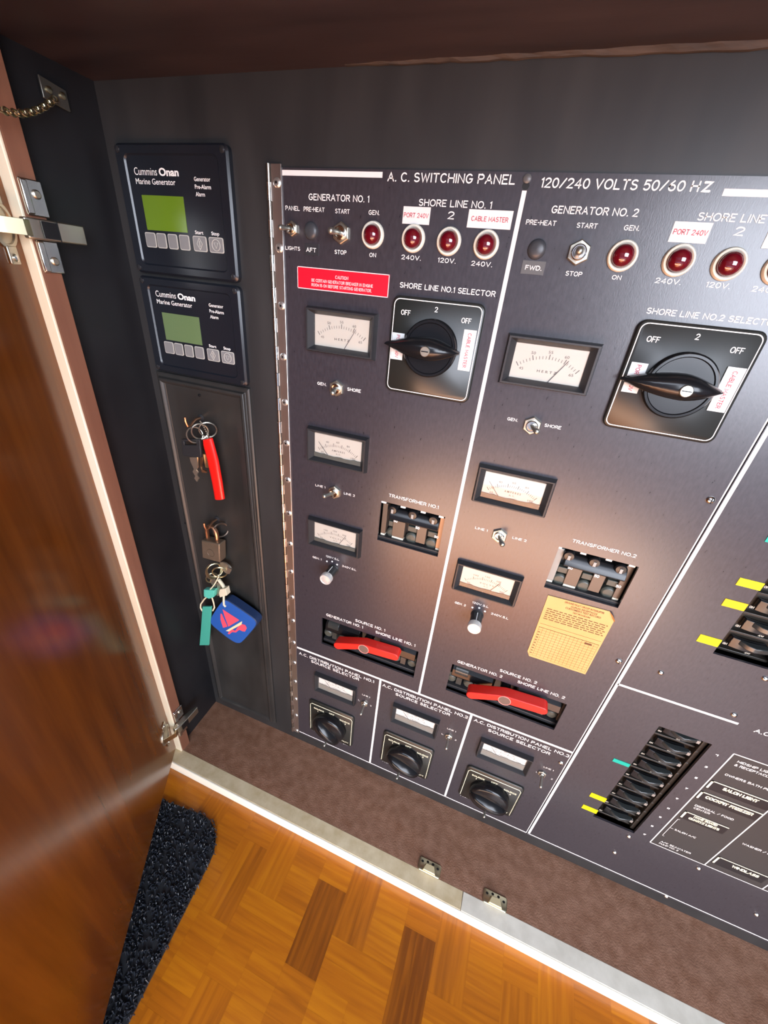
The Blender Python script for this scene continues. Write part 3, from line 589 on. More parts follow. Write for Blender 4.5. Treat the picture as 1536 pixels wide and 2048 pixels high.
hg = onpanel('piano_hinge', 'long bright steel piano hinge along the left edge of the switching panel', 'hinge', -264, -351)
TH = lambda u, v, h: (u+264, -h, v+351)
q = MB(TH); q.box(-267.4, -256.4, -790.5, 89, 0.05, 1.4); q.build('hinge_leaf', STEEL, hg, bevel=.4)
q = MB(TH); z = -790.5; i = 0
while z < 88:
    e = min(z+14.2, 89); q.rings([[(-269.9+(2.6-.5*(i % 2))*math.cos(t), zz, 1.2+(2.6-.5*(i % 2))*math.sin(t)) for t in [2*math.pi*k/12 for k in range(12)]] for zz in (z+.15, e-.15)], i % 2); z += 14.2; i += 1
q.build('hinge_barrel', [CHROME, mat('worn_barrel', (.42, .37, .32), .3, 1)], hg)
q0 = None
for i in range(18):
    if q0 is None:
        q = MB(); q.lathe(0, 0, [(3.9, 1.3), (3.9, 1.9), (2.8, 2.9), (1.3, 3.1)], 16); q.lathe(0, 0, [(1.2, 3.05), (1.2, 3.2)], 10, 1); q0 = q.build('hinge_screw', [mat('bright_screw', (.80, .79, .76), .3, .9), BLACK], hg); o = q0
    else: o = q0.copy(); COL.objects.link(o)
    o.location = (0.003, 0, (75.4-50.55*i+351)/1000)

RX, RZ = 400, -351
dp = onpanel('distribution_panel', 'black panel right of the switching panel with the column of dark breakers', 'electrical panel', RX, RZ)
TR = lambda u, v, h: (u-RX, -h, v-RZ)
H2 = [(254.5, 311, -665, -434.6), (254.5, 311, -304.4, 40)]
mb = MB(TR); holed_plate(mb, 189.2, 656, -790.5, 86.5, H2, -3, 0); mb.build('faceplate', PANEL, dp, smooth=0)
mb = MB(TR); ln(189.9, 193.2, -786, 79); ln(192, 316.8, -391.2, -388); ln(190, 656, -786.6, -784.4)
ln(334, 656, -437.8, -436.4); ln(334, 656, -670.3, -669); ln(333.6, 335, -669, -437); ln(403.4, 404.8, -669, -437); ln(472.8, 474.2, -669, -437)
ln(339.4, 340, -642.5, -593); ln(339.4, 342, -593.6, -593); ln(339.4, 342, -642.5, -641.9); ln(340, 344, -618.5, -617.9)
mb.build('divider_lines', LINE, dp, smooth=0, recalc=False)
mb = MB(TR); mb.quad(335, 403.4, -669, -437.8, .08); mb.quad(404.8, 472.8, -669, -437.8, .08); mb.quad(474.2, 640, -669, -437.8, .08); mb.build('label_field', LFIELD, dp, smooth=0, recalc=False)
PAR[:] = [dp, TR]
T('A.C. DISTRIBUTION', 333, 412, -393.6, 6)
T('MIDSHIP LIGHTS', 342.5, 384, -449.2, 4); T('& RECEPTACLES', 342.6, 383, -456, 4); T('OWNERS BATH PUMP', 342.4, 396, -477.5, 3.8); T('DISPOSAL / FOOD', 342.5, 386, -553.6, 3.8); T('CENTER', 343.5, 362, -559.4, 3.6)
T('SALON A/C', 345.5, 371.5, -619.8, 3.8); T('A/C SEAWATER', 343.5, 381.5, -658.5, 3.6); T('PUMP NO. 2', 343.5, 368, -664, 3.4)
T('WASHER / DRYER', 413.5, 458, -592.5, 4); T('NO. 1', 424, 436, -545, 3.8)
for i, v in enumerate((-449.2, -474.9, -500.6, -526.7, -553, -579.3, -604.1, -630.8, -656.8)): T(str(2*i+1), 320.4, 323.6, v-1.5, 3.4, wt=.26)
for u, v in ((223.6, -351.5), (307.1, -316.5), (307.4, -378.3), (308.7, -677), (308.4, -732.3), (402.5, -683), (497.1, -733.7), (403, -789)):
    q = MB(TR); q.lathe(u, v, [(3.1, 0), (3.1, .8), (2.2, 2), (1, 2.5)], 14); q.build('panel_screw', CHROME, dp)

# ------------------------------------------------------------------ name plates, stickers and signs
def sticker(name, label, cat, u0, u1, v0, v1, body, m, ink, rot=0, lh=.0, size=None, group=None, bold=.004, h=.5, y=400, border=None):
    t = onpanel(name, label, cat, (u0+u1)/2, (v0+v1)/2, group, y); w2, h2 = (u1-u0)/2, (v1-v0)/2
    q = MB(); q.box(-w2, w2, -h2, h2, 0.05, h); q.build('backing', m, t)
    q = MB()
    if border is not None:
        for a in ((-w2, w2, -h2, -h2+.7), (-w2, w2, h2-.7, h2), (-w2, -w2+.7, -h2, h2), (w2-.7, w2, -h2, h2)): q.quad(*a, h+.12, 0)
    if q.v: q.build('border_line', ink, t, smooth=0, recalc=False)
    for (b, a0, a1, z, cap) in body: q = MB(); stext(q, b, a0, a1, z, cap, h=h+.15, wt=.17 if ink is INK else .15); q.build('lettering', ink, t, smooth=0, recalc=False)
    return t
sticker('name_plate', 'small black plate reading AFT', 'name plate', -233.2, -218, 21.1, 30.6, [('AFT', -5.9, 5, -2.1, 3.6)], mat('aft_plate_black', (.03, .03, .034), .3), INK, group='engraved name plates', border=None, bold=.02)
sticker('name_plate', 'small grey plate reading FWD.', 'name plate', -28, -9.8, 20.8, 30.3, [('FWD.', -6.2, 7, -1.8, 3.4)], GREYPL, INK, group='engraved name plates', bold=.02)
sticker('caution_sign', 'bright red caution sign under the first generator switches', 'sign', -241.7, -143.7, -7.7, 11.3,
        [('CAUTION', -7, 7, 1.7, 2.9), ('BE CERTAIN GENERATOR BREAKER IN ENGINE', -33, 33, -2.6, 2.7), ('ROOM IS ON BEFORE STARTING GENERATOR.', -33, 32, -6.6, 2.7)], REDM, PALEPINK, border=1, bold=0)
sg = 'white tape labels with red typing'
sticker('tape_label', 'white label typed PORT 240V over the first red lamp of shore line one', 'label', -136.2, -112, 50.2, 62.3, [('PORT 240V', -11.3, 11, -1.6, 3.4)], PAPER, PINK, group=sg)
sticker('tape_label', 'white label typed CABLE MASTER in the upper row, left of the white dividing line', 'label', -79.3, -43.6, 50, 62.3, [('CABLE MASTER', -15, 15, -1.6, 3.4)], PAPER, PINK, group=sg)
sticker('tape_label', 'white label typed PORT 240V right of the second generator switches', 'label', 71.2, 95.3, 48.2, 60.5, [('PORT 240V', -10.8, 11, -1.6, 3.4)], PAPER, PINK, group=sg)
sticker('tape_label', 'white label cut off by the right edge of the photo, above the last red lamp', 'label', 129.5, 165, 47.6, 60, [('CABLE MASTER', -15, 15, -1.6, 3.4)], PAPER, PINK, group=sg)
def vtape(label, u0, u1, v0, v1, body, a, y):
    w2 = (u1-u0)/2; h2 = (v1-v0)/2
    t = onpanel('tape_label', label, 'label', (u0+u1)/2, (v0+v1)/2, sg, y); q = MB(); q.box(-w2, w2, -h2, h2, .05, .5); q.build('backing', PAPER, t)
    q = MB(); _vs = MB(lambda u, v, h: (v, -h, -u)) ; stext(_vs, body, -a, a, -1.7, 3.4, h=.65); _vs.build('lettering', PINK, t, smooth=0, recalc=False)
SH = 4.2
vtape('upright white label typed CABLE MASTER on the first shore line selector', -65.6, -54.1, -61.4, -26.0, 'CABLE MASTER', 15, 400-SH)
vtape('white label partly hidden behind the pointer of the first shore line selector', -134.2, -122, -60.5, -36.3, 'PORT 240V', 10.5, 400-SH)
vtape('upright white label typed CABLE MASTER on the second shore line selector', 143.2, 155.6, -63.2, -28.9, 'CABLE MASTER', 14.5, 400-SH)
vtape('white label partly hidden behind the pointer of the second shore line selector', 77, 89.4, -58.6, -34.5, 'PORT 240V', 10.5, 400-SH)

# buff inspection card, slightly curled corners
tg = onpanel('inspection_card', 'buff cardboard test record card stuck below the second transformer breaker', 'card', 119, -340)
q = MB(); P = [(82.9, -290.5), (148, -288.4), (156.3, -300.4), (155.3, -390.5), (88, -390.8), (84.3, -384)]
q.prism([(u-119, v+340) for u, v in P], .1, .9); q.add([(148-119, 51.6, .9), (157-119, 39, .9), (155.5-119, 44, 4.5), (151-119, 50, 4.2)], [(0, 1, 2, 3)]); q.build('card', TAGM, tg)
q = MB()
for i in range(13): q.quad(-32.5+i*0, 34.5, -47.5+i*4.0, -47.25+i*4.0, 1.05)
for i in range(16): q.quad(-32.5+67*i/15, -32.3+67*i/15, -47.5, .6, 1.05)
q.quad(-33, 35, .5, 1.1, 1.05); q.quad(-33, 35, 6.4, 6.8, 1.05); q.quad(20, 28, -4, -1.2, 1.06)
for z, a, b, c, s in ((46, -17, 25, 'GROUND FAULT CIRCUIT INTERRUPTER', 2.5), (42, -9, 19, 'DUPLEX RECEPTACLE', 2.3), (38.4, -14, 24, "CUSTOMER'S TEST RECORD", 2.5), (34.4, -5, 14, 'TEST PROCEDURE', 2.1)): text(q, c, a, b, z, s, h=1.1, bold=.02)
for k, z in enumerate((30.5, 27.4, 24.3, 21.2, 18.1, 15)):                    # fine print reads only as lines of small dashes
    x = -32.0; rn = random.Random(k)
    while x < 33:
        w_ = rn.uniform(2, 6.5); q.quad(x, min(x+w_, 34), z, z+1.2, 1.05); x += w_+1.3
for i in range(9): q.quad(-31.8, -29.6, -44.5+i*4.6, -43.3+i*4.6, 1.06)
q.build('print', TAGINK, tg, smooth=0, recalc=False)

# coloured tape markers and black tape labels on the right panel
def marker(label, u0, u1, v0, v1, m):
    q = MB(); w2, h2 = (u1-u0)/2, (v1-v0)/2; q.box(-w2, w2, -h2, h2, .05, .6); o = q.build('tape_marker', m); o.location = W((u0+u1)/2, 400, (v0+v1)/2); tag(o, label, 'tape marker', 'coloured tape markers by the breakers')
marker('yellow tape marker at the upper breaker column, topmost of its three yellow ones', 235.2, 255, -217, -208.4, YEL)
marker('darker mustard tape marker between the two brighter yellow ones', 235, 254.2, -243.6, -234.7, YEL2)
marker('yellow tape marker by the bottom corner of the upper breaker column', 234.8, 254.2, -294.5, -284.5, YEL)
marker('teal tape marker above the upper breaker column markers, at the right edge of the photo', 234.7, 254, -167, -158, TEALM)
marker('teal tape marker beside the lower breaker column', 233.6, 253.8, -527.5, -520.8, TEALM)
marker('yellow tape marker just below the teal one of the lower breaker column', 234.8, 255.6, -620.6, -610.8, YEL)
marker('lowest yellow tape marker, at the bottom of the lower breaker column', 235, 255.6, -655.3, -645.7, YEL)
def blabel(label, u0, u1, v0, v1, body):
    t = onpanel('tape_strip', label, 'label', (u0+u1)/2, (v0+v1)/2, 'black tape strips with cream lettering'); w2, h2 = (u1-u0)/2, (v1-v0)/2
    q = MB(); q.box(-w2, w2, -h2, h2, .1, .6); q.build('backing', LBLACK, t)
    q = MB(); q.quad(-w2, w2, h2-1.6, h2, .75); q.quad(-w2, -w2+2.4, -h2+2, h2, .75)
    q.build('border_line', YINK, t, smooth=0, recalc=False)
    for b, a, c, z, cap in body: q = MB(); stext(q, b, a, c, z, cap, h=.78, wt=.24); q.build('lettering', YINK, t, smooth=0, recalc=False)
blabel('black strip reading SALON LIGHT', 336.6, 403, -512, -493.8, [('SALON LIGHT', -18.3, 19, -1.2, 6)])
blabel('black strip reading COCKPIT FREEZER', 336.6, 402.5, -537.6, -520, [('COCKPIT FREEZER', -25.5, 26.5, -2, 6)])
blabel('black strip reading NAME BOARD QUARTZ LIGHTS', 339, 389.5, -588, -570, [('NAME BOARD', -13.5, 13.7, 2.2, 4.5), ('QUARTZ LIGHTS', -17, 18.7, -4.6, 5)])
blabel('black strip reading WINDLASS', 407, 466, -657, -637, [('WINDLASS', -10, 21.5, -1.4, 6)])

# ------------------------------------------------------------------ indicator lamps, blank caps, toggles
def make_lamp(x, z, label):
    t = onpanel('indicator_lamp', label, 'indicator lamp', x, z, 'red indicator lamps')
    q = MB(); q.lathe(0, 0, [(10.6, 0), (10.6, 1.4), (9.8, 3.0), (8.9, 3.4), (8.0, 2.6), (7.7, 1.6)], 32); q.build('rim', LAMPRIM, t)
    q = MB(); q.lathe(0, 0, [(7.7, .6)]+[(7.7*math.cos(a), 3+6.5*math.sin(a)) for a in [math.radians(d) for d in range(0, 90, 9)]]+[(.05, 9.5)], 32); q.build('lens', REDLENS, t, smooth=80)
    return t
lp = make_lamp(-163, 40.5, 'red lamp under GEN. in the generator number one group')
for x, z, l in ((-124.6, 39.9, 'red lamp below the left PORT 240V label'), (-92.6, 39.5, 'red 120V lamp in the middle of shore line one'), (-60.6, 39, 'red lamp below the whole CABLE MASTER label'),
                (44.4, 37.7, 'red lamp under GEN. in the generator number two group'), (82.7, 37.3, 'red lamp below the right PORT 240V label'), (114.9, 37.1, 'red 120V lamp of shore line two'), (146.5, 36.8, 'red lamp cut off by the right edge of the photo')):
    dup(lp, x, z, l)
q = MB(); q.lathe(0, 0, [(7.2, 0), (7.2, .8), (6.4, 2.2), (4, 3.2), (.1, 3.6)], 28); c0 = q.build('blanking_cap', GREYCAP, smooth=80); c0.location = W(-226.2, 400, 40.6)
tag(c0, 'round dark grey blanking cap above the AFT plate', 'blanking cap', 'pre-heat blanking caps')
c1 = c0.copy(); COL.objects.link(c1); c1.location = W(-19.3, 400, 38.2); c1['label'] = 'round dark grey blanking cap above the FWD. plate'
def make_toggle(x, z, label, tx, tz, r=1.0, slim=1.0):
    t = onpanel('toggle_switch', label, 'switch', x, z, 'toggle switches')
    q = MB(); R_ = 8.9*r; q.lathe(0, 0, [(R_, 0), (R_, 2.0), (R_*.9, 2.7), (5.4*r, 2.8)], 6, a0=math.pi/6); q.build('hex_nut', NICKEL, t, smooth=0, bevel=.3)
    q = MB(); q.lathe(0, 0, [(5.6*r, .1), (5.6*r, 4.6), (4.9*r, 5.2), (4.2*r, 5.2), (3.6*r, 3)], 20); q.build('collar', CHROME, t)
    q = MB(); k = slim
    q.lathe(0, 0, [(1.9*k, 0), (2.1*k, 6), (2.5*k, 11), (2.9*k, 14.5), (2.7*k, 16), (1.8*k, 17.2), (.1, 17.6)], 14); o = q.build('lever', LEVERM, t, smooth=70); o.location = (0, -.003, 0)
    o.rotation_euler = (math.atan2(-tz, 17), 0, math.atan2(tx, 17))
    return t
def dtog(src, x, z, label, tx, tz):
    t = dup(src, x, z, label); child(t, 'lever').rotation_euler = (math.atan2(-tz, 17), 0, math.atan2(tx, 17)); return t
t0 = make_toggle(-194.5, 40.4, 'toggle switch between START and STOP of generator one', -2.2, -.5)
dtog(t0, 12.7, 37.9, 'toggle switch between START and STOP of generator two, pointing straight out', -.3, -.6)
dtog(t0, -194.7, -100.2, 'toggle switch under the left hertz meter, between GEN. and SHORE', 4.5, -1.5)
dtog(t0, 14.4, -102, 'toggle switch under the right hertz meter, between GEN. and SHORE', 6, -.5)
dtog(t0, -193.5, -228.6, 'toggle switch thrown towards LINE 1 below the left ammeter', -7, .5)
dtog(t0, 12.9, -229.6, 'toggle switch thrown towards LINE 2 below the right ammeter', 6, -.5)
ts = make_toggle(-246.3, 41.3, 'small toggle switch between PANEL and LIGHTS by the hinge', -2, -1.5, .72, .8)
dtog(ts, -125.2, -616, 'toggle switch right of the small meter of distribution panel one', 1, -7)
dtog(ts, 21.5, -613.6, 'toggle switch right of the small meter of distribution panel two', 1, -7)
dtog(ts, 165.4, -612, 'toggle switch right of the small meter of distribution panel three', 0, -7)
dtog(ts, -189, -757, 'toggle switch below the black knob of distribution panel one', -2, -4)
dtog(ts, -43.5, -757, 'toggle switch below the black knob of distribution panel two', -1, -4)
dtog(ts, 112, -755, 'toggle switch below the black knob of distribution panel three', 0, -4)

# ------------------------------------------------------------------ meters
def make_meter(x, z, label, kind, small=False):
    t = onpanel('panel_meter', label, 'meter', x, z, 'panel meters')
    ow, oh, iw, ih = (39.2, 21.6, 30.6, 14.8)
    q = MB()
    if not small: q.loft([(-ow, ow, -oh, oh, 0), (-ow, ow, -oh, oh, 1.2), (-ow+1.8, ow-1.8, -oh+1.6, oh-1.6, 7.6), (-ow+3.4, ow-3.4, -oh+3, oh-3, 7.6), (-iw, iw, -ih, ih, 1.4), (-iw, iw, -ih, ih, .4)], caps=(False, False))
    else: q.loft([(-ow, ow, -oh, oh, 0), (-ow+.8, ow-.8, -oh+.8, oh-.8, 7.5), (-ow+2, ow-2, -oh+2, oh-2, 7.8), (-iw-2, iw+2, -ih-2, ih+2.2, 2.4), (-iw-2, iw+2, -ih-2, ih+2.2, .4)], caps=(False, False))
    q.build('bezel', BLACKM, t)
    if small: iw, ih = 32.6, 17
    q = MB(); q.box(-iw, iw, -ih, ih, .2, .8); dial = q.build('dial_face', DIALLIFT if small else DIALM, t)
    q = MB(); cy = -36; Rr = 40 if kind == 'HERTZ' else 38
    n = 21 if kind == 'HERTZ' else 26
    for i in range(n):
        a = math.radians(38-76*i/(n-1)); mj = (i % 5 == 0); r1 = Rr+(4.2 if mj else 2.6); wd_ = .32 if mj else .2
        d = Vector((-math.sin(a), math.cos(a))); p = Vector((-d.y, d.x)); A, B = d*Rr+Vector((0, cy)), d*r1+Vector((0, cy))
        q.add([(*(A-p*wd_), .95), (*(A+p*wd_), .95), (*(B+p*wd_), .95), (*(B-p*wd_), .95)], [(0, 1, 2, 3)])
    nums = ['45', '50', '55', '60', '65'] if kind == 'HERTZ' else ['20', '40', '60', '80', '100'] if kind == 'AMPERES' else ['50', '100', '150', '200', '300']
    for i, s in enumerate(nums):
        a = math.radians(36-72*i/4); d = Vector((-math.sin(a), math.cos(a))); rr_ = Rr+6 if 0 < i < 4 else Rr-3.2; c = d*rr_+Vector((0, cy))
        ctext(q, s, c.x, c.y-1, 2.2, 1.9*len(s), h=.97, bold=0)
    ctext(q, ' '.join(kind), 1, -7.5 if kind == 'HERTZ' else -4, 2.1, 17, h=.97, bold=.01)
    if kind != 'HERTZ': ctext(q, 'A. C.', 1, -7.5, 1.8, 6, h=.97, bold=0)
    q.build('scale_print', DIALINK, dial, smooth=0, recalc=False)
    a, b = {'HERTZ': ((4, -15), (16.5, 5)), 'AMPERES': ((-10, -13), (-25, 4.5)), 'VOLTS': ((5, -13), (16, 5))}[kind]
    if small: a, b = (-4, -13), (-21, 9)
    q = MB(); q.tube([(*a, 1.7), (*b, 1.7)], .32, 5, r1=.22); q.build('needle', NEEDLE, dial)
    if kind != 'HERTZ':
        q = MB(); P = [(-iw, -ih)]
        top = -9.5 if not small else -4
        for i in range(15):
            u = -iw+2*iw*i/14; P.append((u, top-1.2*math.cos((u)/iw*1.4)*0+(.9 if i in (3, 7, 8, 12) else 0)-1.5*(1-abs(u)/iw)))
        P.append((iw, -ih)); q.prism(P, 1.0, 2.2); q.build('movement_cover', mat('pale_meter_cover', (.22, .22, .20), .4) if small else COVER, t)
    q = MB(); q.box(-iw, iw, -ih, ih, 2.5, 3.0); q.build('glass_pane', PANE, t)
    return t
MX, MX2 = -191, 13
make_meter(MX, -43.9, 'HERTZ meter left of the first shore line selector', 'HERTZ'); make_meter(MX2, -46, 'HERTZ meter left of the second shore line selector', 'HERTZ')
make_meter(MX, -170.3, 'ammeter between the GEN. and LINE 1 toggles of generator one', 'AMPERES'); make_meter(MX2, -172, 'ammeter between the GEN. and LINE 1 toggles of generator two', 'AMPERES')
make_meter(MX, -294.8, 'voltmeter above the silver knob of generator one', 'VOLTS'); make_meter(MX2, -297.5, 'voltmeter with a yellowish glare above the silver knob of generator two', 'VOLTS')
for x, k in ((-180, 'one'), (-36.5, 'two'), (107, 'three')): make_meter(x, -605, 'small meter of distribution panel %s' % k, 'AMPERES', True)

# ------------------------------------------------------------------ selectors and knobs
def make_selector(x, z, label, ox, dz):
    t = onpanel('selector_switch', label, 'selector switch', x, z, 'shore line selectors')
    q = MB(); P = rrect(-43.8, 43.8, -43.8, 43.8, 7); q.rings([[(u, v, h) for u, v in p] for p, h in ((P, 0), (P, 2.8), (rrect(-42.6, 42.6, -42.6, 42.6, 6), 4))]); pl = q.build('plate', PLATE, t, smooth=50)
    q = MB(); A = rrect(-41.6, 41.6, -41.6, 41.6, 5.5); B = rrect(-40.9, 40.9, -40.9, 40.9, 5); n = len(A)
    q.add([(u, v, 4.15) for u, v in A+B], [(i, (i+1) % n, n+(i+1) % n, n+i) for i in range(n)])
    for b, a0, a1, z_ in (('OFF', -34.2, -24.8, 27.9), ('2', -2.0, .9, 33.2), ('OFF', 24, 33, 27)): stext(q, b, a0, a1, z_, 4.4, h=4.15, wt=.14)
    q.build('plate_lettering', INK, pl, smooth=0, recalc=False)
    q = MB(); q.lathe(ox, dz, [(25.8, 4), (25.8, 9.5), (24.6, 11), (22.8, 11), (22, 10), (.1, 9.6)], 48); q.build('dial', BLACK, t, smooth=40)
    q = MB()                                                      # pointer: boat-shaped grip with a ridge
    for sgn in (1,):
        st = []
        for k in range(17):
            s = -1+2*k/16; L_ = 44 if s < 0 else 29; u = ox+s*L_
            f = max(0.0, 1-abs(s)**1.7); w_ = 1.2+9.2*f; hh = 11+15*(1-abs(s)**2.2*.8)
            cv = dz-1.5*s*0
            st.append([(u, cv-w_, 9.8), (u, cv-w_*.86, hh-5), (u, cv-w_*.45, hh-1), (u, cv, hh), (u, cv+w_*.45, hh-1), (u, cv+w_*.86, hh-5), (u, cv+w_, 9.8)])
        q.rings(st)
    q.build('pointer', BLACK, t, smooth=60)
    q = MB(); q.lathe(ox+.5, dz-.6, [(4.6, 25), (4.6, 27), (4.1, 27.5)], 20); q.box(ox-2.8, ox+3.8, dz-1, dz-.2, 27.4, 27.9, 1); q.build('pointer_screw', [NICKEL, BLACK], t, smooth=30)
    return t
make_selector(-93.8, -48.2, 'square black selector switch under SHORE LINE NO.1 SELECTOR', -1, 2)
make_selector(115.4, -46.4, 'square black selector switch under SHORE LINE NO.2 SELECTOR', .8, -1.2)
def make_knob(x, z, label):
    t = onpanel('rotary_knob', label, 'knob', x, z, 'silver voltmeter knobs')
    q = MB(); q.lathe(0, 0, [(8.2, 0), (8.2, 1), (7.4, 2), (7.2, 19)], 24); q.build('skirt', mat('dark_knurled', (.05, .05, .05), .3, .5), t)
    q = MB(); q.lathe(0, 0, [(7.9, 18.5), (8.4, 19), (8.4, 25.5), (7.7, 26.6), (6.6, 26.6), (6.2, 26.2), (.1, 26.8)], 32)
    q.build('cap', mat('spun_aluminium', (.80, .79, .75), .32, .55), t)
    q = MB(); q.box(-.4, .4, 7.1, 7.7, 4, 18); q.build('pointer_mark', INK, t)
make_knob(-191.5, -351, 'silver-capped knob below the left voltmeter'); make_knob(13, -352, 'silver-capped knob below the right voltmeter')
def make_small_selector(x, label, ang):
    z = -708
    t = onpanel('source_selector', label, 'selector switch', x, z, 'source selectors')
    P = rrect(-45.5, 45.5, -48, 45, 7, 4); q = MB(); q.rings([[(u, v, h) for u, v in p] for p, h in ((P, 0), (P, 2.4), (rrect(-44.2, 44.2, -46.8, 43.8, 6, 4), 3.6))]); pl = q.build('plate', PLATE, t, smooth=50)
    q = MB(); A = [(-42, -42), (-42, 33), (-39, 37), (39, 37), (42, 33), (42, -42)]
    q.tube([(u, v, 3.8) for u, v in A], .55, 4)
    for b, a0, a1, z_, cp in (('SOURCE', -35, -14, 24, 4), ('1', -27.5, -26, 18, 4), ('OFF', -4, 7, 26.5, 4), ('SOURCE', 17.5, 38, 20.5, 4), ('2', 28, 30.5, 14.5, 4), ('UTILITY', 22, 38, -40, 3.4)): stext(q, b, a0, a1, z_, cp, h=3.85, wt=.2)
    q.build('plate_lettering', YINK, pl, smooth=0, recalc=False)
    q = MB(); q.lathe(0, -5, [(32, 3.6), (32, 14), (30.5, 17), (27.5, 18.8), (.1, 19.5)], 40); kn = q.build('knob', BLACK, t, smooth=50)
    q = MB(); c, s = math.cos(ang), math.sin(ang); st = []
    for k in range(13):
        f = -1+2*k/12; u = f*31; w_ = 10*math.sqrt(max(.02, 1-f*f*.9)); hh = 18+14*math.sqrt(max(0.02, 1-f*f))
        row = [(u, -w_, 14), (u, -w_*.7, hh-3), (u, 0, hh), (u, w_*.7, hh-3), (u, w_, 14)]
        st.append([(a*c-b*s, a*s+b*c-5, h) for a, b, h in row])
    q.rings(st); q.build('grip', BLACK, kn, smooth=60)
make_small_selector(-186, 'black round selector knob of distribution panel one', -.75)
make_small_selector(-38.9, 'black round selector knob of distribution panel two', -.35)
make_small_selector(108.5, 'black round selector knob of distribution panel three', -.2)

# ------------------------------------------------------------------ breakers
def make_transformer_breaker(x, z, label, fins):
    t = onpanel('transformer_breaker', label, 'circuit breaker', x, z, 'three-pole transformer breakers')
    q = MB(); q.box(-42, 42, -30.5, 30.5, -34, -20); q.box(-41, 41, -30, -24.5, -20, -5); q.box(-41, 41, 25, 30, -20, -6); q.build('body', BLACKM, t, bevel=.5)
    q = MB(); q.rings([[(-28, v, h) for v, h in S_] if k == 0 else [(34, v, h) for v, h in S_] for k, S_ in enumerate([[(4, -10), (4, -4), (6, -1.5), (12, -3), (18, -9), (18, -14)]]*2)]); q.build('tie_bar', BLACK, t, bevel=.5)
    for k, u in enumerate((-25.5, 0.5, 26.5)):
        q = MB(); q.lathe(u, 17.5, [(6.2, -16), (6.2, -5), (5, -3.4), (.1, -3)], 18); q.box(u-1.2, u+1.6, 13.6, 19, -3.2, -2.2, 1); q.build('pivot', [BLACK, mat('pivot_pin', (.3, .3, .28), .4)], t)
        q = MB(); q.lathe(u+1, -20, [(8, -20), (8, -12), (6, -10), (.1, -9.5)], 16); q.box(u-5, u+7, -10, -2.5, -18, -10.5); q.build('handle', mat('grey_green_handle', (.052, .058, .048), .4), t, bevel=.6)
    for k, (a, b, m_) in enumerate(fins):
        v1 = 22 if k in (0, 3) else 3
        q = MB(); q.rings([[(a, -22, h), (b, -22, h), (b, v1, h), (a, v1, h)] for h in (-19, -8.5)]); q.build('side_fin', m_, t, bevel=.3)
        q = MB(); q.box(a+.5, b-.5, -25.5, -22.3, -15, -8.2)
        if k in (0, 1, 3): q.build('on_chip', mat('cream_chip', (.8, .74, .6), .5), t)
    q = MB()
    for u in (-38, -13, 12.5, 35): q.box(u-3, u+3, 23.2, 26, -8, -5.4)
    q.build('off_chip', mat('white_chip', (.82, .78, .74), .5), t)
    for u, v in ((-21 if fins[0][2] is FIN else -19, -1), (8 if fins[0][2] is FIN else 9, -2.5), (33, -8)): q = MB(); stext(q, '50', u-2.6, u+2.6, v, 3.6, h=-8.2, wt=.2); q.build('rating_lettering', INK, t, smooth=0, recalc=False)
SILV = mat('silver_fin', (.22, .23, .22), .35)
make_transformer_breaker(-91, -252.9, 'three-pole breaker under TRANSFORMER NO.1', [(-39.5, -33, FIN), (-24, -8, FIN), (8, 20, FIN), (34, 39.5, mat('amber_fin', (.42, .20, .09), .3))])
make_transformer_breaker(114.9, -253.2, 'three-pole breaker under TRANSFORMER NO.2', [(-39, -31, SILV), (-20, -6, FIN), (6, 18, FIN), (32, 39, FIN)])
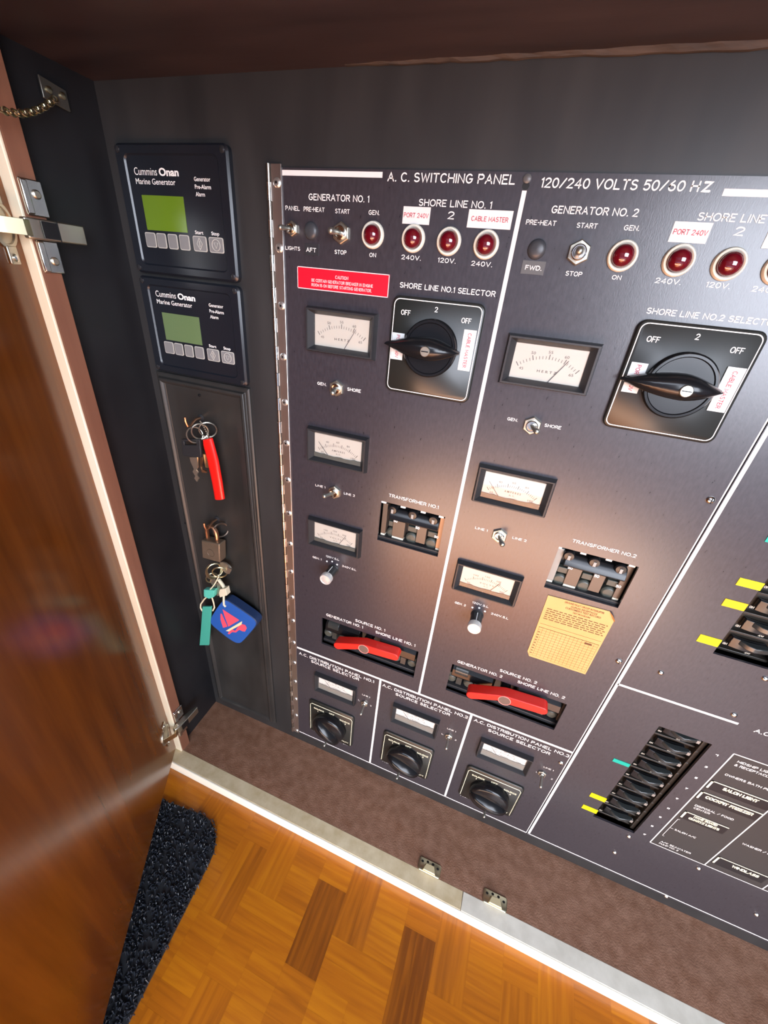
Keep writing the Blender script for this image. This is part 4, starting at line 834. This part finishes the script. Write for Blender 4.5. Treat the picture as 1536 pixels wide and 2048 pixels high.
def make_transfer(x, z, label):
    t = onpanel('transfer_switch', label, 'transfer switch', x, z, 'red-levered source switches')
    q = MB(); q.box(-80, 80, -31, 31, -40, -26); q.box(-79.5, 79.5, -30, -24, -26, -8); q.box(-79.5, 79.5, 24.5, 30, -26, -9); q.build('body', BLACKM, t, bevel=.5)
    for s in (-1, 1):
        q = MB(); c = s*46; q.rings([[(u, v, h) for v, h in ((-2, -14), (-2, -6), (2, -4), (12, -6), (18, -13), (18, -20))] for u in (c-29, c+29)]); q.build('tie_bar', BLACK, t, bevel=.6)
        for k in (-1, 0, 1):
            u = c+k*26-2; q = MB(); q.lathe(u, -16, [(7.5, -24), (7.5, -14), (5.5, -12), (.1, -11.4)], 14); q.box(u-5, u+6, -9, -3, -22, -13); q.build('handle', mat('grey_green_handle2', (.06, .066, .055), .38), t, bevel=.6)
            q = MB(); q.box(u+8, u+16, -23, 20, -24, -12); q.build('side_fin', FIN if s > 0 else mat('dark_fin', (.045, .045, .04), .3), t, bevel=.3)
    q = MB(); q.rings([[(u, 10+9*math.cos(a), -13+9*math.sin(a)) for a in [2*math.pi*i/16 for i in range(16)]] for u in (-71, -52)]); q.build('drum', mat('dark_drum', (.03, .032, .03), .22), t, bevel=.6)
    q = MB(); q.lathe(0, 15, [(7, -26), (7, 10)], 20); q.build('shaft', BLACK, t)
    q = MB(); cx, cz_ = 0.4, 15.8                                   # the lever: shallow chevron with rounded ends and a hub
    def arm(L_, a, w): return Vector((cx+L_*math.cos(a), cz_+L_*math.sin(a))), Vector((-math.sin(a), math.cos(a)))*w
    al, ar = math.pi+.33, .12; wl = 6.4
    E1, n1 = arm(45, al, wl); E2, n2 = arm(48, ar, wl); out = []
    for k in range(9):
        tt = ar-math.pi/2+math.pi*k/8; out.append((E2.x+wl*math.cos(tt), E2.y+wl*math.sin(tt)))
    out.append((cx-1, cz_+8.6))
    for k in range(9):
        tt = al-math.pi/2+math.pi*k/8; out.append((E1.x+wl*math.cos(tt), E1.y+wl*math.sin(tt)))
    hub = 9.2
    for k in range(9):
        tt = math.pi+.55+(math.pi-1.1)*k/8; out.append((cx+hub*math.cos(tt), cz_+hub*math.sin(tt)))
    lev = None
    q.prism(out, 3, 18.5); lev = q.build('lever', REDPL, t, bevel=1.0); lev['label'] = 'bright red lever'
    q = MB(); q.lathe(cx, cz_, [(7.4, 18.4), (7.4, 18.8), (.1, 18.9)], 24); q.build('hub_cap', mat('brown_grey_hub', (.13, .085, .07), .5), lev)
    q = MB(); q.ring((cx, cz_, 18.7), 8.0, .45, m=0); q.build('hub_ring', mat('pale_red', (.85, .3, .25), .5), lev)
make_transfer(-130.3, -481.4, 'red-levered transfer switch under SOURCE NO. 1'); make_transfer(75.8, -481.4, 'red-levered transfer switch under SOURCE NO. 2')
def make_breaker(x, z, label, group):
    t = onpanel('circuit_breaker', label, 'circuit breaker', x, z, group)
    q = MB(); q.box(-28, 28, -12.6, 12.6, -30, -16); q.box(-28, -24, -12.6, 12.6, -16, -6); q.box(23, 28, -12.6, 12.6, -16, -5); q.box(-24, 23, -12.6, -9.5, -16, -9); q.build('case', mat('brown_black_case', (.022, .018, .014), .3), t, bevel=.5)
    q = MB(); st = []
    for k in range(9):
        a = math.radians(-28+56*k/8); u = 33*math.sin(a); h = -30+22*math.cos(a)*1.02; st.append([(u, -6, h), (u, 7, h), (u, 7, h-5), (u, -6, h-5)])
    q.rings(st); q.build('rocker', BLACK, t, bevel=.8)
    q = MB(); q.rings([[(u, v, h) for v, h in ((1, -10), (7, -10), (7, -10+d), (1, -10+d))] for u, d in ((-9, 2), (-4, 8), (2, 10), (12, 7.5), (19, 5), (20, 2))]); tb = q.build('tab', mat('worn_tab', (.03, .034, .034), .2), t, bevel=.8)
    q = MB(); q.box(17, 20.8, 1.4, 6.6, -8, -4.4); q.build('tab_tip', mat('pale_tip', (.30, .27, .24), .35, .2), tb)
    gp = mat('greyed_print', (.42, .40, .34), .5); q = MB(); stext(q, '20', .6, 5.4, -8, 3.6, h=-8.6, wt=.22); q.build('rating_lettering', gp, t, smooth=0, recalc=False); q = MB(); stext(q, 'ON', -23, -19, -2, 2.8, h=-5.7, wt=.22); q.build('on_lettering', gp, t, smooth=0, recalc=False)
    return t
ordn = ('topmost', 'second', 'third', 'fourth', 'fifth', 'sixth', 'seventh', 'eighth', 'lowest')
b0 = None
for i in range(9):
    z = -448+(-651.5+448)*i/8; lb = '%s dark breaker in the column beside the label frame' % ordn[i]
    if b0 is None: b0 = make_breaker(282.8, z, lb, 'breakers in the lower right column')
    else: dup(b0, 282.8, z, lb)
up_ = ('lowest dark', 'second lowest dark', 'third lowest dark', 'fourth lowest dark')
for i in range(4):
    b = dup(b0, 282.8, -291+25.6*i, '%s breaker of the upper column' % up_[i]); b['group'] = 'breakers in the upper right column'

# ------------------------------------------------------------------ strikes on the shelf edge, mat on the floor
def make_strike(x, label):
    t = thing('strike_plate', label, 'door catch', x, 302, -816.4, 'door catches on the shelf edge')
    F = lambda u, v, h: (u, v, h)
    q = MB(F); P = rrect(-18.5, 18.5, -8.5, 9.5, 3.5); q.rings([[(a, b, h) for a, b in p] for p, h in ((P, 0), (P, 1.6), (rrect(-17.3, 17.3, -7.3, 8.3, 3), 2.6))]); q.build('plate', BRASSY, t, smooth=40)
    q = MB(F); q.rings([[(-11.5, -8.2, 2.2), (11.5, -8.2, 2.2), (8, 3, 2.2), (-8, 3, 2.2)], [(-10, -7.5, 7), (10, -7.5, 7), (6.5, 1.5, 9.5), (-6.5, 1.5, 9.5)]]); q.build('catch', GOLDW, t, bevel=.8)
    for u, v in ((-13, 4), (-4.5, 6), (4.5, 6), (13, 3)):
        q = MB(F); q.rings([[(u+2.1*math.cos(a), v+1.7*math.sin(a), h) for a in [2*math.pi*i/12 for i in range(12)]] for h in (2.0, 2.75)]); q.build('screw_hole', CAVITY, t)
make_strike(45.5, 'pale brass catch on the tan part of the shelf edge'); make_strike(152, 'pale brass catch on the grey part of the shelf edge')
mt = thing('door_mat', 'charcoal loop-pile door mat on the parquet under the open door', 'mat', -360, 100, FLOOR)
ca, sa = math.cos(math.radians(6.5)), math.sin(math.radians(6.5))
def mrot(x, y): return (-300+(x*ca-y*sa)+360, 235+(x*sa+y*ca)-100)
A = rrect(-420, 0, -520, 0, 55, 8)
q = MB(lambda u, v, h: (*mrot(u, v), h)); q.rings([[(u, v, h) for u, v in p] for p, h in ((A, .3), (A, 5))]); q.build('mat_backing', MATB, mt)
q = MB(lambda u, v, h: (*mrot(u, v), h)); rn = random.Random(2)
def inside(x, y): return -418 < x < 1 and -518 < y < 1 and not (x > -54 and y > -54 and (x+54)**2+(y+54)**2 > 56**2)
cnt = 0
while cnt < 5200:
    x, y = rn.uniform(-250, 1), rn.uniform(-330, 1)
    if not inside(x, y): continue
    cnt += 1; a = rn.uniform(0, 6.28); L_ = rn.uniform(4, 8); cv = rn.uniform(-.5, .5); hh = rn.uniform(6, 10.5)
    P = []
    for k in range(5):
        s = k/4-.5; b = a+cv*s*4; P.append((x+L_*s*math.cos(b), y+L_*s*math.sin(b), 3.5+hh*(1-(2*s)**2)*.7))
    q.tube(P, rn.uniform(.6, .85), 4)
o = q.build('loop_pile', MATM, mt, recalc=False, smooth=60); o['kind'] = 'stuff'
bpy.data.objects.remove(_to)
